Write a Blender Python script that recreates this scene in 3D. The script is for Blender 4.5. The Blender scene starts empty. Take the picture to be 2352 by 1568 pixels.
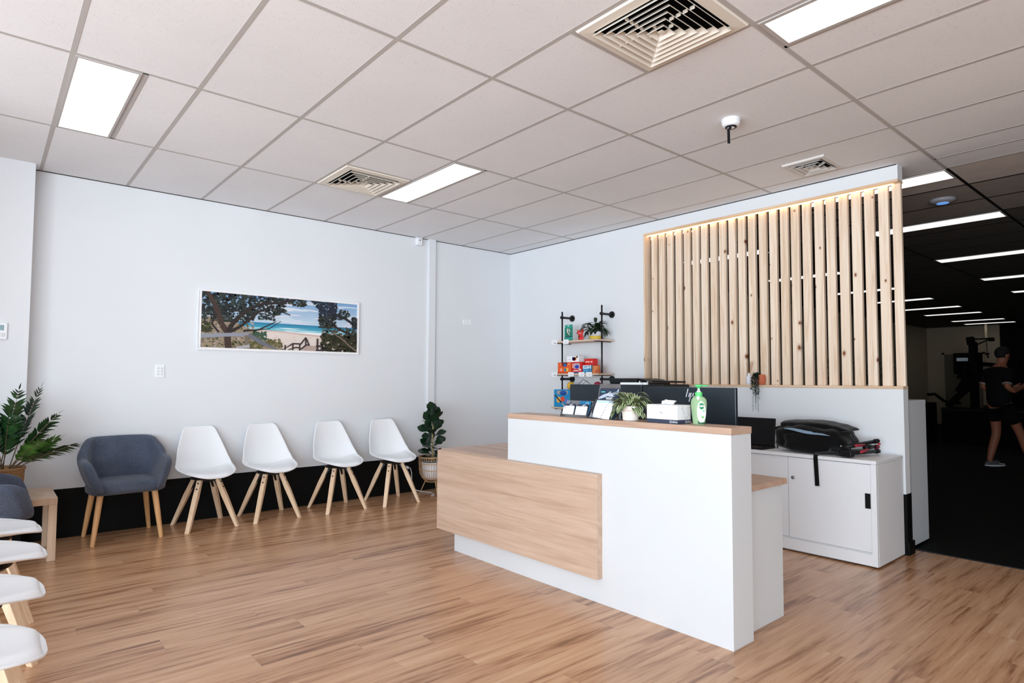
import bpy, bmesh, math, random
from mathutils import Vector, Matrix
random.seed(7)
PI = math.pi
SC = bpy.context.scene
COL = SC.collection
H = 2.961          # ceiling height
YA = 1.163         # face of the wall with the picture
XB = 5.003         # face of the wall with the timber screen

# ------------------------------------------------------------------ helpers
class MB:
    """collects shapes into one mesh"""
    def __init__(s):
        s.v = []; s.f = []; s.m = []; s.c = {}
    def add(s, vs, fs, mi=0):
        o = len(s.v); s.v += [tuple(p) for p in vs]
        for f in fs:
            s.f.append([o + i for i in f]); s.m.append(mi)
        return s
    def box(s, x0, x1, y0, y1, z0, z1, mi=0, M=None):
        vs = [(x, y, z) for z in (z0, z1) for y in (y0, y1) for x in (x0, x1)]
        if M is not None: vs = [M @ Vector(p) for p in vs]
        return s.add(vs, [(0, 2, 3, 1), (4, 5, 7, 6), (0, 1, 5, 4), (2, 6, 7, 3), (0, 4, 6, 2), (1, 3, 7, 5)], mi)
    def bar(s, p0, p1, w0, h0, w1=None, h1=None, side=None, mi=0):
        p0, p1 = Vector(p0), Vector(p1); w1 = w0 if w1 is None else w1; h1 = h0 if h1 is None else h1
        d = (p1 - p0).normalized(); sd = Vector(side) if side else Vector((0, 0, 1))
        a = d.cross(sd)
        if a.length < 1e-4: a = d.cross(Vector((1, 0, 0)))
        a.normalize(); b = a.cross(d)
        vs = []
        for p, w, h in ((p0, w0, h0), (p1, w1, h1)):
            vs += [p - a*w/2 - b*h/2, p + a*w/2 - b*h/2, p + a*w/2 + b*h/2, p - a*w/2 + b*h/2]
        return s.add(vs, [(3, 2, 1, 0), (4, 5, 6, 7), (0, 1, 5, 4), (1, 2, 6, 5), (2, 3, 7, 6), (3, 0, 4, 7)], mi)
    def tube(s, pts, r, n=10, mi=0, cap=True):
        pts = [Vector(p) for p in pts]; rs = r if isinstance(r, (list, tuple)) else [r]*len(pts)
        ref = None; rings = []
        for i, p in enumerate(pts):
            d = (pts[min(i+1, len(pts)-1)] - pts[max(i-1, 0)]).normalized()
            if ref is None: ref = Vector((0, 0, 1)) if abs(d.z) < .9 else Vector((1, 0, 0))
            a = d.cross(ref)
            if a.length < 1e-5: a = d.cross(Vector((0, 1, 0)))
            a.normalize(); b = a.cross(d).normalized(); ref = b
            rings.append([p + (a*math.cos(2*PI*k/n) + b*math.sin(2*PI*k/n))*rs[i] for k in range(n)])
        vs = [q for rg in rings for q in rg]; fs = []
        for i in range(len(pts)-1):
            for k in range(n):
                fs.append((i*n+k, i*n+(k+1) % n, (i+1)*n+(k+1) % n, (i+1)*n+k))
        if cap:
            fs.append(tuple(range(n-1, -1, -1))); fs.append(tuple((len(pts)-1)*n+k for k in range(n)))
        return s.add(vs, fs, mi)
    def lathe(s, prof, c=(0, 0, 0), n=24, mi=0, sx=1, sy=1, cap=True):
        c = Vector(c); vs = []; fs = []
        for r, z in prof:
            for k in range(n):
                vs.append(c + Vector((r*sx*math.cos(2*PI*k/n), r*sy*math.sin(2*PI*k/n), z)))
        for i in range(len(prof)-1):
            for k in range(n):
                fs.append((i*n+k, i*n+(k+1) % n, (i+1)*n+(k+1) % n, (i+1)*n+k))
        if cap:
            fs.append(tuple(range(n-1, -1, -1))); fs.append(tuple((len(prof)-1)*n+k for k in range(n)))
        return s.add(vs, fs, mi)
    def ball(s, c, r, mi=0, n=16, m=10, sx=1, sy=1, sz=1, fn=None):
        vs = []; fs = []
        for j in range(m+1):
            th = PI*j/m
            for k in range(n):
                ph = 2*PI*k/n
                d = Vector((math.sin(th)*math.cos(ph), math.sin(th)*math.sin(ph), -math.cos(th)))
                q = fn(d) if fn else 1
                vs.append(Vector(c) + Vector((d.x*sx, d.y*sy, d.z*sz))*r*q)
        for j in range(m):
            for k in range(n):
                fs.append((j*n+k, j*n+(k+1) % n, (j+1)*n+(k+1) % n, (j+1)*n+k))
        return s.add(vs, fs, mi)
    def grid(s, fn, nu, nv, closeu=False, mi=0):
        vs = []; fs = []
        for j in range(nv+1):
            for i in range(nu + (0 if closeu else 1)):
                vs.append(fn(i/nu, j/nv))
        w = nu if closeu else nu+1
        for j in range(nv):
            for i in range(nu):
                i2 = (i+1) % w
                fs.append((j*w+i, j*w+i2, (j+1)*w+i2, (j+1)*w+i))
        return s.add(vs, fs, mi)
    def poly(s, pts, mi=0):
        return s.add(pts, [tuple(range(len(pts)))], mi)
    def prism(s, pts, off, mi=0):
        n = len(pts); o = Vector(off); vs = [Vector(p) for p in pts] + [Vector(p) + o for p in pts]
        fs = [tuple(range(n-1, -1, -1)), tuple(range(n, 2*n))] + [(i, (i+1) % n, n+(i+1) % n, n+i) for i in range(n)]
        return s.add(vs, fs, mi)
    def leaf(s, p, d, up, L, W, droop=.5, fold=.25, n=6, shape='oval', cols=None):
        p = Vector(p); d = Vector(d).normalized(); up = Vector(up)
        sd = d.cross(up)
        if sd.length < 1e-4: sd = d.cross(Vector((1, 0, 0)))
        sd.normalize(); nm = sd.cross(d).normalized()
        cols = cols or [(-1, 0), (0, 0), (1, 0)]
        rows = []; pos = p.copy(); dd = d.copy()
        for i in range(n+1):
            t = i/n
            if shape == 'oval': w = math.sin(PI*min(1, t**.8))
            elif shape == 'fiddle': w = math.sin(PI*t**1.45) * (1 - .12*math.sin(PI*min(1, t*2.2)))
            elif shape == 'lance': w = (math.sin(PI*t**.6))**.9
            else: w = 1 - abs(2*t-1)**2
            w = max(w, .03)*W/2
            nn = sd.cross(dd).normalized()
            rows.append([pos + sd*w*c + nn*abs(c)*w*fold for c, _ in cols])
            dd = (dd + Vector((0, 0, -1))*droop/n).normalized()
            pos = pos + dd*L/n
        k = len(cols); vs = [q for r in rows for q in r]; o = len(s.v)
        s.v += [tuple(q) for q in vs]
        for i in range(n):
            for j in range(k-1):
                s.f.append([o+i*k+j, o+i*k+j+1, o+(i+1)*k+j+1, o+(i+1)*k+j]); s.m.append(cols[j+1][1])
        return s
    def build(s, name, mat, parent=None, smooth=False, bevel=0, sub=0, solid=0, seg=2, loc=None, angle=None):
        me = bpy.data.meshes.new(name)
        me.from_pydata(s.v, [], s.f)
        mats = mat if isinstance(mat, list) else [mat]
        for m in mats: me.materials.append(m)
        me.polygons.foreach_set('material_index', s.m)
        bm = bmesh.new(); bm.from_mesh(me)
        bmesh.ops.remove_doubles(bm, verts=bm.verts, dist=1e-6)
        if not getattr(s, 'open', False): bmesh.ops.recalc_face_normals(bm, faces=bm.faces)
        bm.to_mesh(me); bm.free()
        if smooth: me.polygons.foreach_set('use_smooth', [True]*len(me.polygons))
        me.update()
        o = bpy.data.objects.new(name, me); COL.objects.link(o)
        if parent: o.parent = parent
        if loc: o.location = loc
        if solid:
            k = o.modifiers.new('s', 'SOLIDIFY'); k.thickness = solid; k.offset = 0
        if sub:
            k = o.modifiers.new('u', 'SUBSURF'); k.levels = sub; k.render_levels = sub
        if bevel:
            k = o.modifiers.new('b', 'BEVEL'); k.width = bevel; k.segments = seg; k.limit_method = 'ANGLE'; k.angle_limit = .7
            if not smooth:
                me.polygons.foreach_set('use_smooth', [False]*len(me.polygons))
        return o

def tag(o, label=None, cat=None, group=None, kind=None):
    if label: o['label'] = label
    if cat: o['category'] = cat
    if group: o['group'] = group
    if kind: o['kind'] = kind
    return o
def thing(name, label, cat, loc=(0, 0, 0), rz=0, group=None):
    o = bpy.data.objects.new(name, None); COL.objects.link(o)
    o.empty_display_size = .05
    o.location = loc; o.rotation_euler = (0, 0, rz)
    return tag(o, label, cat, group)
def struct(o): return tag(o, kind='structure')
def dup(root, loc, rz, label, group=None):
    r = root.copy(); COL.objects.link(r); r.location = loc; r.rotation_euler = (0, 0, rz); r['label'] = label
    if group: r['group'] = group
    for ch in list(root.children):
        c = ch.copy(); COL.objects.link(c); c.parent = r
        for g in list(ch.children):
            d = g.copy(); COL.objects.link(d); d.parent = c
    return r
def text(name, body, size, M, mat, parent=None, align='CENTER', ext=0.0, shear=0):
    cu = bpy.data.curves.new(name, 'FONT'); cu.body = body; cu.size = size; cu.align_x = align; cu.align_y = 'CENTER'
    cu.extrude = ext; cu.shear = shear; cu.resolution_u = 3
    tmp = bpy.data.objects.new('tmp', cu); COL.objects.link(tmp)
    bpy.context.view_layer.update()
    me = bpy.data.meshes.new_from_object(tmp.evaluated_get(bpy.context.evaluated_depsgraph_get()))
    bpy.data.objects.remove(tmp); me.materials.clear(); me.materials.append(mat); me.transform(M); me.name = name
    o = bpy.data.objects.new(name, me); COL.objects.link(o)
    if parent: o.parent = parent
    return o
def facing_west(x, y, z):   # a sheet facing -x: its right is -y, its up is +z
    return Matrix(((0, 0, -1, x), (-1, 0, 0, y), (0, 1, 0, z), (0, 0, 0, 1)))

# ------------------------------------------------------------------ materials
def sr(r, g, b):
    f = lambda c: (c/255/12.92) if c/255 <= .04045 else ((c/255+.055)/1.055)**2.4
    return (f(r), f(g), f(b), 1)
class NT:
    def __init__(s, name):
        s.m = bpy.data.materials.new(name); s.m.use_nodes = True; s.t = s.m.node_tree; s.n = s.t.nodes; s.b = s.n['Principled BSDF']
    def new(s, typ, **k):
        n = s.n.new(typ)
        for a, v in k.items(): setattr(n, a, v)
        return n
    def set(s, n, **k):
        for a, v in k.items(): n.inputs[a.replace('_', ' ')].default_value = v
    def link(s, a, b): s.t.links.new(a, b)
    def coords(s, scale=(1, 1, 1), rnd=False, kind='Object'):
        tc = s.new('ShaderNodeTexCoord'); mp = s.new('ShaderNodeMapping'); mp.inputs['Scale'].default_value = scale
        s.link(tc.outputs[kind], mp.inputs['Vector'])
        if rnd:
            oi = s.new('ShaderNodeObjectInfo'); mul = s.new('ShaderNodeMath', operation='MULTIPLY'); mul.inputs[1].default_value = 37
            s.link(oi.outputs['Random'], mul.inputs[0]); s.link(mul.outputs[0], mp.inputs['Location'])
        return mp.outputs[0]
    def noise(s, vec, scale, detail=4, rough=.55, dist=0):
        n = s.new('ShaderNodeTexNoise'); s.set(n, Scale=scale, Detail=detail, Roughness=rough, Distortion=dist); s.link(vec, n.inputs['Vector']); return n.outputs['Fac']
    def ramp(s, fac, stops):
        r = s.new('ShaderNodeValToRGB'); e = r.color_ramp.elements
        while len(e) < len(stops): e.new(.5)
        for el, (p, c) in zip(e, stops): el.position = p; el.color = c
        s.link(fac, r.inputs['Fac']); return r.outputs['Color']
    def mix(s, fac, a, b, typ='MIX'):
        x = s.new('ShaderNodeMix', data_type='RGBA', blend_type=typ)
        for i, v in ((0, fac), (6, a), (7, b)):
            if hasattr(v, 'links') or isinstance(v, bpy.types.NodeSocket): s.link(v, x.inputs[i])
            else: x.inputs[i].default_value = v
        return x.outputs[2]
    def math(s, op, a, b=None):
        x = s.new('ShaderNodeMath', operation=op)
        for i, v in enumerate((a, b)):
            if v is None: continue
            if isinstance(v, bpy.types.NodeSocket): s.link(v, x.inputs[i])
            else: x.inputs[i].default_value = v
        return x.outputs[0]
    def col(s, sock): s.link(sock, s.b.inputs['Base Color'])
    def bump(s, h, strength=.1, dist=.01):
        b = s.new('ShaderNodeBump'); s.set(b, Strength=strength, Distance=dist); s.link(h, b.inputs['Height']); s.link(b.outputs[0], s.b.inputs['Normal'])
    def rough(s, r, metal=0, spec=.5):
        s.set(s.b, Roughness=r, Metallic=metal); s.b.inputs['Specular IOR Level'].default_value = spec; return s.m

def plain(name, c, r=.5, metal=0, spec=.5, var=.04, scale=6):
    """one colour with a faint procedural variation"""
    t = NT(name); f = t.noise(t.coords(), scale, 3)
    lo = tuple(x*(1-var) for x in c[:3])+(1,); hi = tuple(min(1, x*(1+var)) for x in c[:3])+(1,)
    t.col(t.ramp(f, [(.3, lo), (.7, hi)])); return t.rough(r, metal, spec)
def emit(name, c, s):
    t = NT(name); t.b.inputs['Emission Color'].default_value = c; t.b.inputs['Emission Strength'].default_value = s
    t.b.inputs['Base Color'].default_value = (.8, .8, .8, 1); return t.m
def wood(name, stops, along, r=.45, fine=38, wide=7, rnd=False, spec=.4, stretch=.06):
    t = NT(name); sc = [1, 1, 1]; sc['xyz'.index(along)] = stretch
    v = t.coords(tuple(sc), rnd)
    a = t.noise(v, wide, 4, .6, .8); b = t.noise(v, fine, 3, .6, .3)
    f = t.math('ADD', t.math('MULTIPLY', a, .62), t.math('MULTIPLY', b, .38))
    t.col(t.ramp(f, stops)); return t.rough(r, 0, spec)
def fabric(name, c1, c2, scale=420):
    t = NT(name); v = t.coords(); f = t.noise(v, scale, 2, .7); g = t.noise(v, 5, 2)
    c = t.ramp(f, [(.35, c1), (.68, c2)]); t.col(t.mix(.25, c, t.ramp(g, [(.3, c1), (.7, c2)])))
    t.bump(f, .25, .002); t.b.inputs['Sheen Weight'].default_value = .15
    return t.rough(.95, 0, .15)
def clear(name, tint=(.9, .95, 1, 1), gl=.18, r=.04):
    """thin clear plastic"""
    t = NT(name); tr = t.new('ShaderNodeBsdfTransparent'); tr.inputs[0].default_value = tint
    g = t.new('ShaderNodeBsdfGlossy'); g.inputs['Roughness'].default_value = r; g.inputs[0].default_value = (.95, .97, 1, 1)
    lw = t.new('ShaderNodeLayerWeight'); lw.inputs['Blend'].default_value = .45
    mx = t.new('ShaderNodeMixShader'); f = t.math('ADD', t.math('MULTIPLY', lw.outputs['Facing'], .55), gl*.4)
    t.link(f, mx.inputs[0]); t.link(tr.outputs[0], mx.inputs[1]); t.link(g.outputs[0], mx.inputs[2])
    t.link(mx.outputs[0], t.n['Material Output'].inputs['Surface']); return t.m

M = {}
M['wall'] = plain('wall_paint', sr(225, 228, 232), .75, 0, .3, .012, 1.5)
M['white'] = plain('white_laminate', sr(214, 218, 222), .38, 0, .45, .01, 2)
M['white_metal'] = plain('white_steel', sr(232, 234, 238), .42, 0, .4, .012, 3)
M['plastic'] = plain('white_plastic', sr(238, 241, 245), .34, 0, .5, .01, 4)
M['pad'] = plain('white_leatherette', sr(238, 241, 245), .42, 0, .45, .015, 9)
M['black_paint'] = plain('black_paint', (.004, .004, .004, 1), .6, 0, .12, .3, 3)
M['black'] = plain('black_plastic', (.004, .004, .005, 1), .42, 0, .25, .2, 8)
M['black_metal'] = plain('black_powder_coat', (.007, .007, .008, 1), .45, 0, .35, .2, 8)
M['black_fabric'] = fabric('black_nylon', (.001, .001, .001, 1), (.004, .004, .005, 1), 260)
M['steel'] = plain('steel', (.55, .55, .55, 1), .28, 1)
M['frame_white'] = plain('frame_white', sr(238, 238, 240), .45)
M['cream'] = plain('vent_cream', sr(228, 220, 208), .5, 0, .4, .02)
M['vent_white'] = plain('vent_white', sr(214, 210, 206), .5)
M['void'] = plain('duct_black', (.003, .003, .003, 1), .9, 0, .05)
M['tbar'] = plain('ceiling_bar', sr(184, 179, 176), .55, 0, .35, .02)
M['shadow_line'] = plain('shadow_line_paint', (.03, .028, .026, 1), .9, 0, .05)  # dark colour standing in for the shadow line at the wall tops
M['oak_desk'] = wood('desk_oak_laminate', [(.34, sr(178, 149, 128)), (.47, sr(195, 167, 146)), (.56, sr(202, 176, 156)), (.7, sr(212, 188, 169))], 'y', .42, 70, 12, stretch=.045)
M['oak_top'] = wood('desk_top_laminate', [(.36, sr(166, 135, 115)), (.5, sr(187, 157, 137)), (.68, sr(202, 174, 155))], 'y', .4, 60, 12, stretch=.07)
M['oak_shelf'] = wood('shelf_oak', [(.35, sr(196, 168, 146)), (.65, sr(222, 198, 176))], 'y', .45)
M['oak_table'] = wood('side_table_oak', [(.35, sr(186, 158, 134)), (.65, sr(218, 194, 170))], 'z', .45)
M['beech'] = wood('chair_leg_beech', [(.35, sr(216, 184, 150)), (.65, sr(240, 214, 184))], 'z', .45, rnd=True)
M['honey'] = wood('armchair_leg_oak', [(.35, sr(190, 140, 92)), (.65, sr(222, 176, 124))], 'z', .42)
M['denim'] = fabric('blue_grey_wool', sr(44, 49, 62), sr(104, 114, 134), 300)
M['terracotta'] = plain('terracotta', sr(196, 112, 80), .75, 0, .2, .08)
M['ceramic'] = plain('white_ceramic', sr(232, 234, 240), .3)
M['cream_pot'] = plain('cream_ribbed_pot', sr(238, 230, 224), .6, 0, .3)
M['soil'] = plain('soil', (.02, .013, .008, 1), .95, 0, .1, .4, 60)
M['paper'] = plain('paper_white', sr(240, 242, 246), .6, 0, .3, .01)
M['acrylic'] = clear('clear_acrylic', (.965, .98, 1, 1), .45)
M['light'] = emit('panel_light', (1, .99, .97, 1), 5.0)
M['gym_light'] = emit('strip_light', (1, .985, .95, 1), 1.25)
M['led'] = emit('warm_led', (1, .60, .24, 1), 6)
M['brown'] = plain('reed_brown', sr(176, 128, 84), .7)
M['stem'] = plain('stem_green', sr(120, 128, 70), .6)
M['stem_brown'] = plain('stem_brown', sr(98, 80, 58), .7)
M['trunk'] = plain('trunk_tan', sr(168, 150, 104), .7)

def leafmat(name, a, b, r=.35, spec=.5):
    t = NT(name); v = t.coords(); f = t.noise(v, 14, 3); t.col(t.ramp(f, [(.35, a), (.68, b)])); return t.rough(r, 0, spec)
M['palm'] = leafmat('palm_green', sr(8, 30, 18), sr(38, 76, 34), .32)
M['palm_light'] = leafmat('palm_light_green', sr(30, 66, 22), sr(84, 134, 52), .35)
M['fiddle'] = leafmat('fig_leaf_green', sr(6, 26, 14), sr(24, 58, 32), .3)
M['lily'] = leafmat('lily_green', sr(8, 26, 12), sr(30, 56, 26), .35)
M['string'] = leafmat('trailing_green', sr(6, 26, 22), sr(24, 58, 44), .5)
M['var_g'] = leafmat('striped_green', sr(38, 66, 26), sr(88, 118, 48), .4)
M['var_w'] = leafmat('striped_cream', sr(206, 216, 172), sr(232, 238, 210), .4)

def make_ceiling():
    t = NT('acoustic_tile'); v = t.coords()
    g = t.noise(v, 1.2, 2); base = t.ramp(g, [(.3, sr(232, 232, 235)), (.7, sr(238, 238, 240))])
    vo = t.new('ShaderNodeTexVoronoi'); t.set(vo, Scale=95.0, Randomness=1.0); t.link(v, vo.inputs['Vector'])
    n2 = t.noise(v, 34, 2)
    rad = t.math('MULTIPLY', t.math('GREATER_THAN', n2, .5), .16)
    dots = t.math('LESS_THAN', vo.outputs['Distance'], rad)
    t.col(t.mix(t.math('MULTIPLY', dots, .55), base, (.16, .12, .1, 1)))
    t.bump(t.noise(v, 160, 3), .12, .002)
    return t.rough(.9, 0, .1)
M['tile'] = make_ceiling()

def make_floor():
    t = NT('timber_vinyl_plank'); tc = t.new('ShaderNodeTexCoord'); sx = t.new('ShaderNodeSeparateXYZ'); t.link(tc.outputs['Object'], sx.inputs[0])
    x, y = sx.outputs[0], sx.outputs[1]
    yr = t.math('DIVIDE', y, .152); row = t.math('FLOOR', yr); fy = t.math('FRACT', yr)
    w = t.new('ShaderNodeTexWhiteNoise', noise_dimensions='1D'); t.link(row, w.inputs['W'])
    xs = t.math('ADD', t.math('DIVIDE', x, 1.2), w.outputs['Value']); colm = t.math('FLOOR', xs); fx = t.math('FRACT', xs)
    cx = t.new('ShaderNodeCombineXYZ'); t.link(row, cx.inputs[0]); t.link(colm, cx.inputs[1])
    w2 = t.new('ShaderNodeTexWhiteNoise', noise_dimensions='2D'); t.link(cx.outputs[0], w2.inputs['Vector'])
    off = t.math('MULTIPLY', w2.outputs['Value'], 40)
    gv = t.new('ShaderNodeCombineXYZ'); t.link(t.math('MULTIPLY', x, .065), gv.inputs[0]); t.link(t.math('ADD', y, off), gv.inputs[1]); t.link(off, gv.inputs[2])
    a = t.noise(gv.outputs[0], 20, 4, .62, .4); b = t.noise(gv.outputs[0], 70, 3, .6, .2)
    f = t.math('ADD', t.math('ADD', t.math('MULTIPLY', a, .72), t.math('MULTIPLY', b, .2)), t.math('MULTIPLY', t.math('SUBTRACT', w2.outputs['Value'], .5), .09))
    c = t.ramp(f, [(.26, sr(104, 66, 40)), (.37, sr(164, 117, 82)), (.45, sr(194, 149, 113)), (.56, sr(206, 163, 127)), (.7, sr(220, 185, 153))])
    ey = t.math('GREATER_THAN', t.math('ABSOLUTE', t.math('SUBTRACT', fy, .5)), .492)
    ex = t.math('GREATER_THAN', t.math('ABSOLUTE', t.math('SUBTRACT', fx, .5)), .4985)
    e = t.math('MAXIMUM', ey, ex)
    t.col(t.mix(t.math('MULTIPLY', e, .16), c, (.07, .04, .025, 1)))
    t.bump(b, .05, .003)
    return t.rough(.27, 0, .55)
M['floor'] = make_floor()

def make_pine():
    t = NT('knotty_pine'); v = t.coords((1, 1, .045)); v2 = t.coords((1, 1, 1))
    a = t.noise(v, 26, 3, .6, 1.2); b = t.noise(v2, 1.7, 2)
    base = t.ramp(a, [(.3, sr(216, 188, 160)), (.5, sr(236, 215, 194)), (.72, sr(244, 229, 212))])
    sp = t.new('ShaderNodeSeparateXYZ'); t.link(t.coords((1, 1.0, .6)), sp.inputs[0]); cb = t.new('ShaderNodeCombineXYZ'); t.link(sp.outputs[1], cb.inputs[0]); t.link(sp.outputs[2], cb.inputs[1]); vk = cb.outputs[0]
    vo = t.new('ShaderNodeTexVoronoi', voronoi_dimensions='2D'); t.set(vo, Scale=4.6, Randomness=1.0); t.link(vk, vo.inputs['Vector'])
    d = t.math('ADD', vo.outputs['Distance'], t.math('MULTIPLY', t.math('SUBTRACT', t.noise(v2, 60, 2), .5), .03))
    w = t.new('ShaderNodeSeparateColor'); t.link(vo.outputs['Color'], w.inputs[0])
    d = t.math('DIVIDE', d, t.math('ADD', t.math('MULTIPLY', w.outputs[1], .9), .25))
    k = t.ramp(d, [(.0, (1, 1, 1, 1)), (.04, (.95, .95, .95, 1)), (.058, (.35, .35, .35, 1)), (.12, (0, 0, 0, 1))])
    kk = t.math('MULTIPLY', t.math('GREATER_THAN', w.outputs[0], .5), k)
    oi = t.new('ShaderNodeObjectInfo'); tone = t.ramp(oi.outputs['Random'], [(.0, (.92, .89, .85, 1)), (.5, (.98, .97, .95, 1)), (1, (1, 1, 1, 1))])
    base = t.mix(1.0, base, tone, 'MULTIPLY')
    t.col(t.mix(kk, base, sr(126, 66, 28)))
    return t.rough(.55, 0, .3)
M['pine'] = make_pine()

def make_marble():
    t = NT('marble_print'); v = t.coords(); n = t.noise(v, 4.0, 3, .5, 1.0)
    d = t.math('ABSOLUTE', t.math('SUBTRACT', n, .5)); t.col(t.ramp(d, [(.0, sr(182, 184, 190)), (.004, sr(224, 226, 231)), (.016, sr(242, 243, 247))])); return t.rough(.4)
M['marble'] = make_marble()
def make_wicker(name, a, b):
    t = NT(name); tc = t.new('ShaderNodeTexCoord'); w = t.new('ShaderNodeTexWave', wave_type='BANDS', bands_direction='Z'); t.set(w, Scale=26.0, Distortion=2.5, Detail=2.0); w.inputs['Detail Scale'].default_value = 6
    t.link(tc.outputs['Object'], w.inputs['Vector']); t.col(t.ramp(w.outputs['Fac'], [(.15, a), (.75, b)])); t.bump(w.outputs['Fac'], .6, .01); return t.rough(.75, 0, .2)
M['wicker'] = make_wicker('woven_seagrass', sr(128, 90, 58), sr(206, 164, 120))
M['rattan'] = plain('rattan_cane', sr(196, 158, 118), .6, 0, .3, .1, 40)
_cc = {}
def C_(r, g, b, rough=.5):
    k = (r, g, b, rough)
    if k not in _cc: _cc[k] = plain('colour_%d_%d_%d' % (r, g, b), sr(r, g, b), rough, 0, .4, .02)
    return _cc[k]
M['gym_floor'] = plain('black_rubber_floor', (.0045, .0045, .0045, 1), .75, 0, .12, .4, 20)
M['gym_wall'] = plain('gym_wall_beige', sr(190, 174, 150), .8, 0, .2, .03)
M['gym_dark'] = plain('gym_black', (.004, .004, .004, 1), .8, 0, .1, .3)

# ------------------------------------------------------------------ the setting
FX = 5.235   # where the timber floor stops and the gym floor starts
struct(MB().box(-3.2, FX, -9, 1.25, -.12, 0).build('floor', M['floor']))
struct(MB().box(FX, 23, -6, 1.25, -.12, -.002).build('floor_gym', M['gym_floor']))
struct(MB().box(FX-.012, FX+.018, -5.2, -3.36, -.02, .004).build('trim_1', M['black_metal']))
M['tile_gym_shade'] = plain('gym_ceiling_shade', sr(104, 97, 91), .9, 0, .1, .05)  # same tiles as the room; dimming into the gym is put into the colour
struct(MB().box(-3.2, 5.4, -9, 1.25, H, H+.1).build('ceiling', M['tile']))
for k, (xa, xb, c) in enumerate(((5.4, 6.0, (208, 198, 191)), (6.0, 7.2, (166, 156, 149)))):  # light falloff painted as steps of darker tile
    struct(MB().box(xa, xb, -9, 1.25, H, H+.1).build('ceiling_gym_front' if k == 0 else 'ceiling_gym_middle', plain('gym_tile_shade_%d' % c[0], sr(*c), .9, 0, .1, .05)))
struct(MB().box(7.2, 23, -9, 1.25, H, H+.1).build('ceiling_gym', M['tile_gym_shade']))
# ceiling grid of pale tee bars
mb = MB(); bw = .012; zb = H-.0018
for j in range(8):
    y = -1.2*j
    if y > -9: mb.box(-3.2, 5.4, y-bw, y+bw, zb, H+.01)
for i in range(-5, 10): mb.box(.6*i-bw, .6*i+bw, -9, YA, zb+.0005, H+.01)
mb.box(.315, .345, -1.2, 0, zb, H+.01); mb.box(2.70, 2.725, -1.2, 0, zb, H+.01); mb.box(1.8, 2.4, -.612, -.588, zb, H+.01)
mb.box(1.8, 2.4, -3.012, -2.988, zb, H+.01); mb.box(2.70, 2.725, -4.8, -3.6, zb, H+.01); mb.box(5.09, 5.11, -6, -3.6, zb, H+.01)
struct(mb.build('trim_2', M['tbar']))
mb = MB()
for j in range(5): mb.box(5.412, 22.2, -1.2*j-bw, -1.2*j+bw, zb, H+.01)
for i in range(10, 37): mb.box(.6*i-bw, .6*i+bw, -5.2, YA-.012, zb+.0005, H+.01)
struct(mb.build('trim_6', plain('gym_bar_shade', (.012, .011, .010, 1), .6, 0, .2)))  # same tee bars, darkened to follow the painted falloff
# wall with the picture, black lower band, pier at its left end
struct(MB().box(-.04, 23, YA, YA+.12, 0, H).build('wall_back', M['wall']))
struct(MB().box(-3.2, -.04, .985, YA+.12, 0, H).build('wall_left', M['wall']))
struct(MB().box(-1.42, -1.3, -.45, .985, 0, H).build('wall_left_blocker', M['wall']))  # unseen wall added to keep window light off the back wall
struct(MB().box(-.036, XB+.1, YA-.005, YA+.02, 0, .392).build('baseboard_back', M['black_paint']))
struct(MB().box(-3.2, -.036, .98, 1.0, 0, .392).build('baseboard_left', M['black_paint']))
struct(MB().box(-.04, XB, YA-.004, YA+.004, H-.006, H-.0005).build('shadow_line_back', M['shadow_line']))  # thin dark strips painting the shade where wall meets ceiling
struct(MB().box(XB-.004, XB+.004, -3.38, YA, H-.006, H-.0005).build('shadow_line_right', M['shadow_line']))
struct(MB().box(3.70, 3.797, YA-.035, YA+.02, .392, H).build('trim_5', M['wall'], bevel=.004))
# wall with the opening for the timber screen
YE = -3.385; OT = 2.846; OB = 1.236
struct(MB().box(XB, XB+.105, -1.0, YA, 0, H).build('wall_right', M['wall']))
struct(MB().box(XB, XB+.105, YE, -1.0, .45, OB).build('wall_right_lower', M['wall']))
struct(MB().box(XB, XB+.105, YE, -1.0, OT, H).build('wall_right_upper', M['wall']))
struct(MB().box(XB+.002, XB+.108, YE-.004, -1.0, 0, .45).build('baseboard_right', M['black_paint']))
struct(MB().box(XB-.008, XB+.122, YE-.016, YE-.003, 0, .1).build('baseboard_end', M['black_paint'], bevel=.004))
# the dark gym behind
struct(MB().box(22.2, 22.4, -.68, YA, 0, H).build('wall_far', M['gym_wall']))
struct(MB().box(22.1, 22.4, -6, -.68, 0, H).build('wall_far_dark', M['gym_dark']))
struct(MB().box(5.2, 23, -5.35, -5.2, 0, H).build('wall_gym_blocker', M['gym_dark']))  # unseen wall added to block outdoor light from the gym
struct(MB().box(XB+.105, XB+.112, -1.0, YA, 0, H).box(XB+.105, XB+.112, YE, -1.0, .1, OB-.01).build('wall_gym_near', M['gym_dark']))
struct(MB().box(5.2, 5.3, -9, -5.35, 0, H).build('wall_front_right', M['gym_wall']))
struct(MB().box(-1.1, 5.3, -9.1, -9, 0, H).build('wall_rear_blocker', M['wall']))  # unseen wall added to block outdoor light from the right rear
struct(MB().box(8.2, 22.2, YA-.012, YA, 0, 2.955).build('wall_gym_left', M['gym_wall']))
mb = MB(); 
for (y0, y1, z0, z1) in ((.70, .76, 0, 2.18), (-.30, -.24, 0, 2.18), (-.30, .76, 2.12, 2.18)): mb.box(22.165, 22.205, y0, y1, z0, z1)
d = struct(mb.build('door_1', M['gym_wall'])); MB().box(22.185, 22.199, -.24, .70, 0, 2.12).build('leaf', plain('gym_door', sr(118, 108, 94), .7), d)

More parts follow.
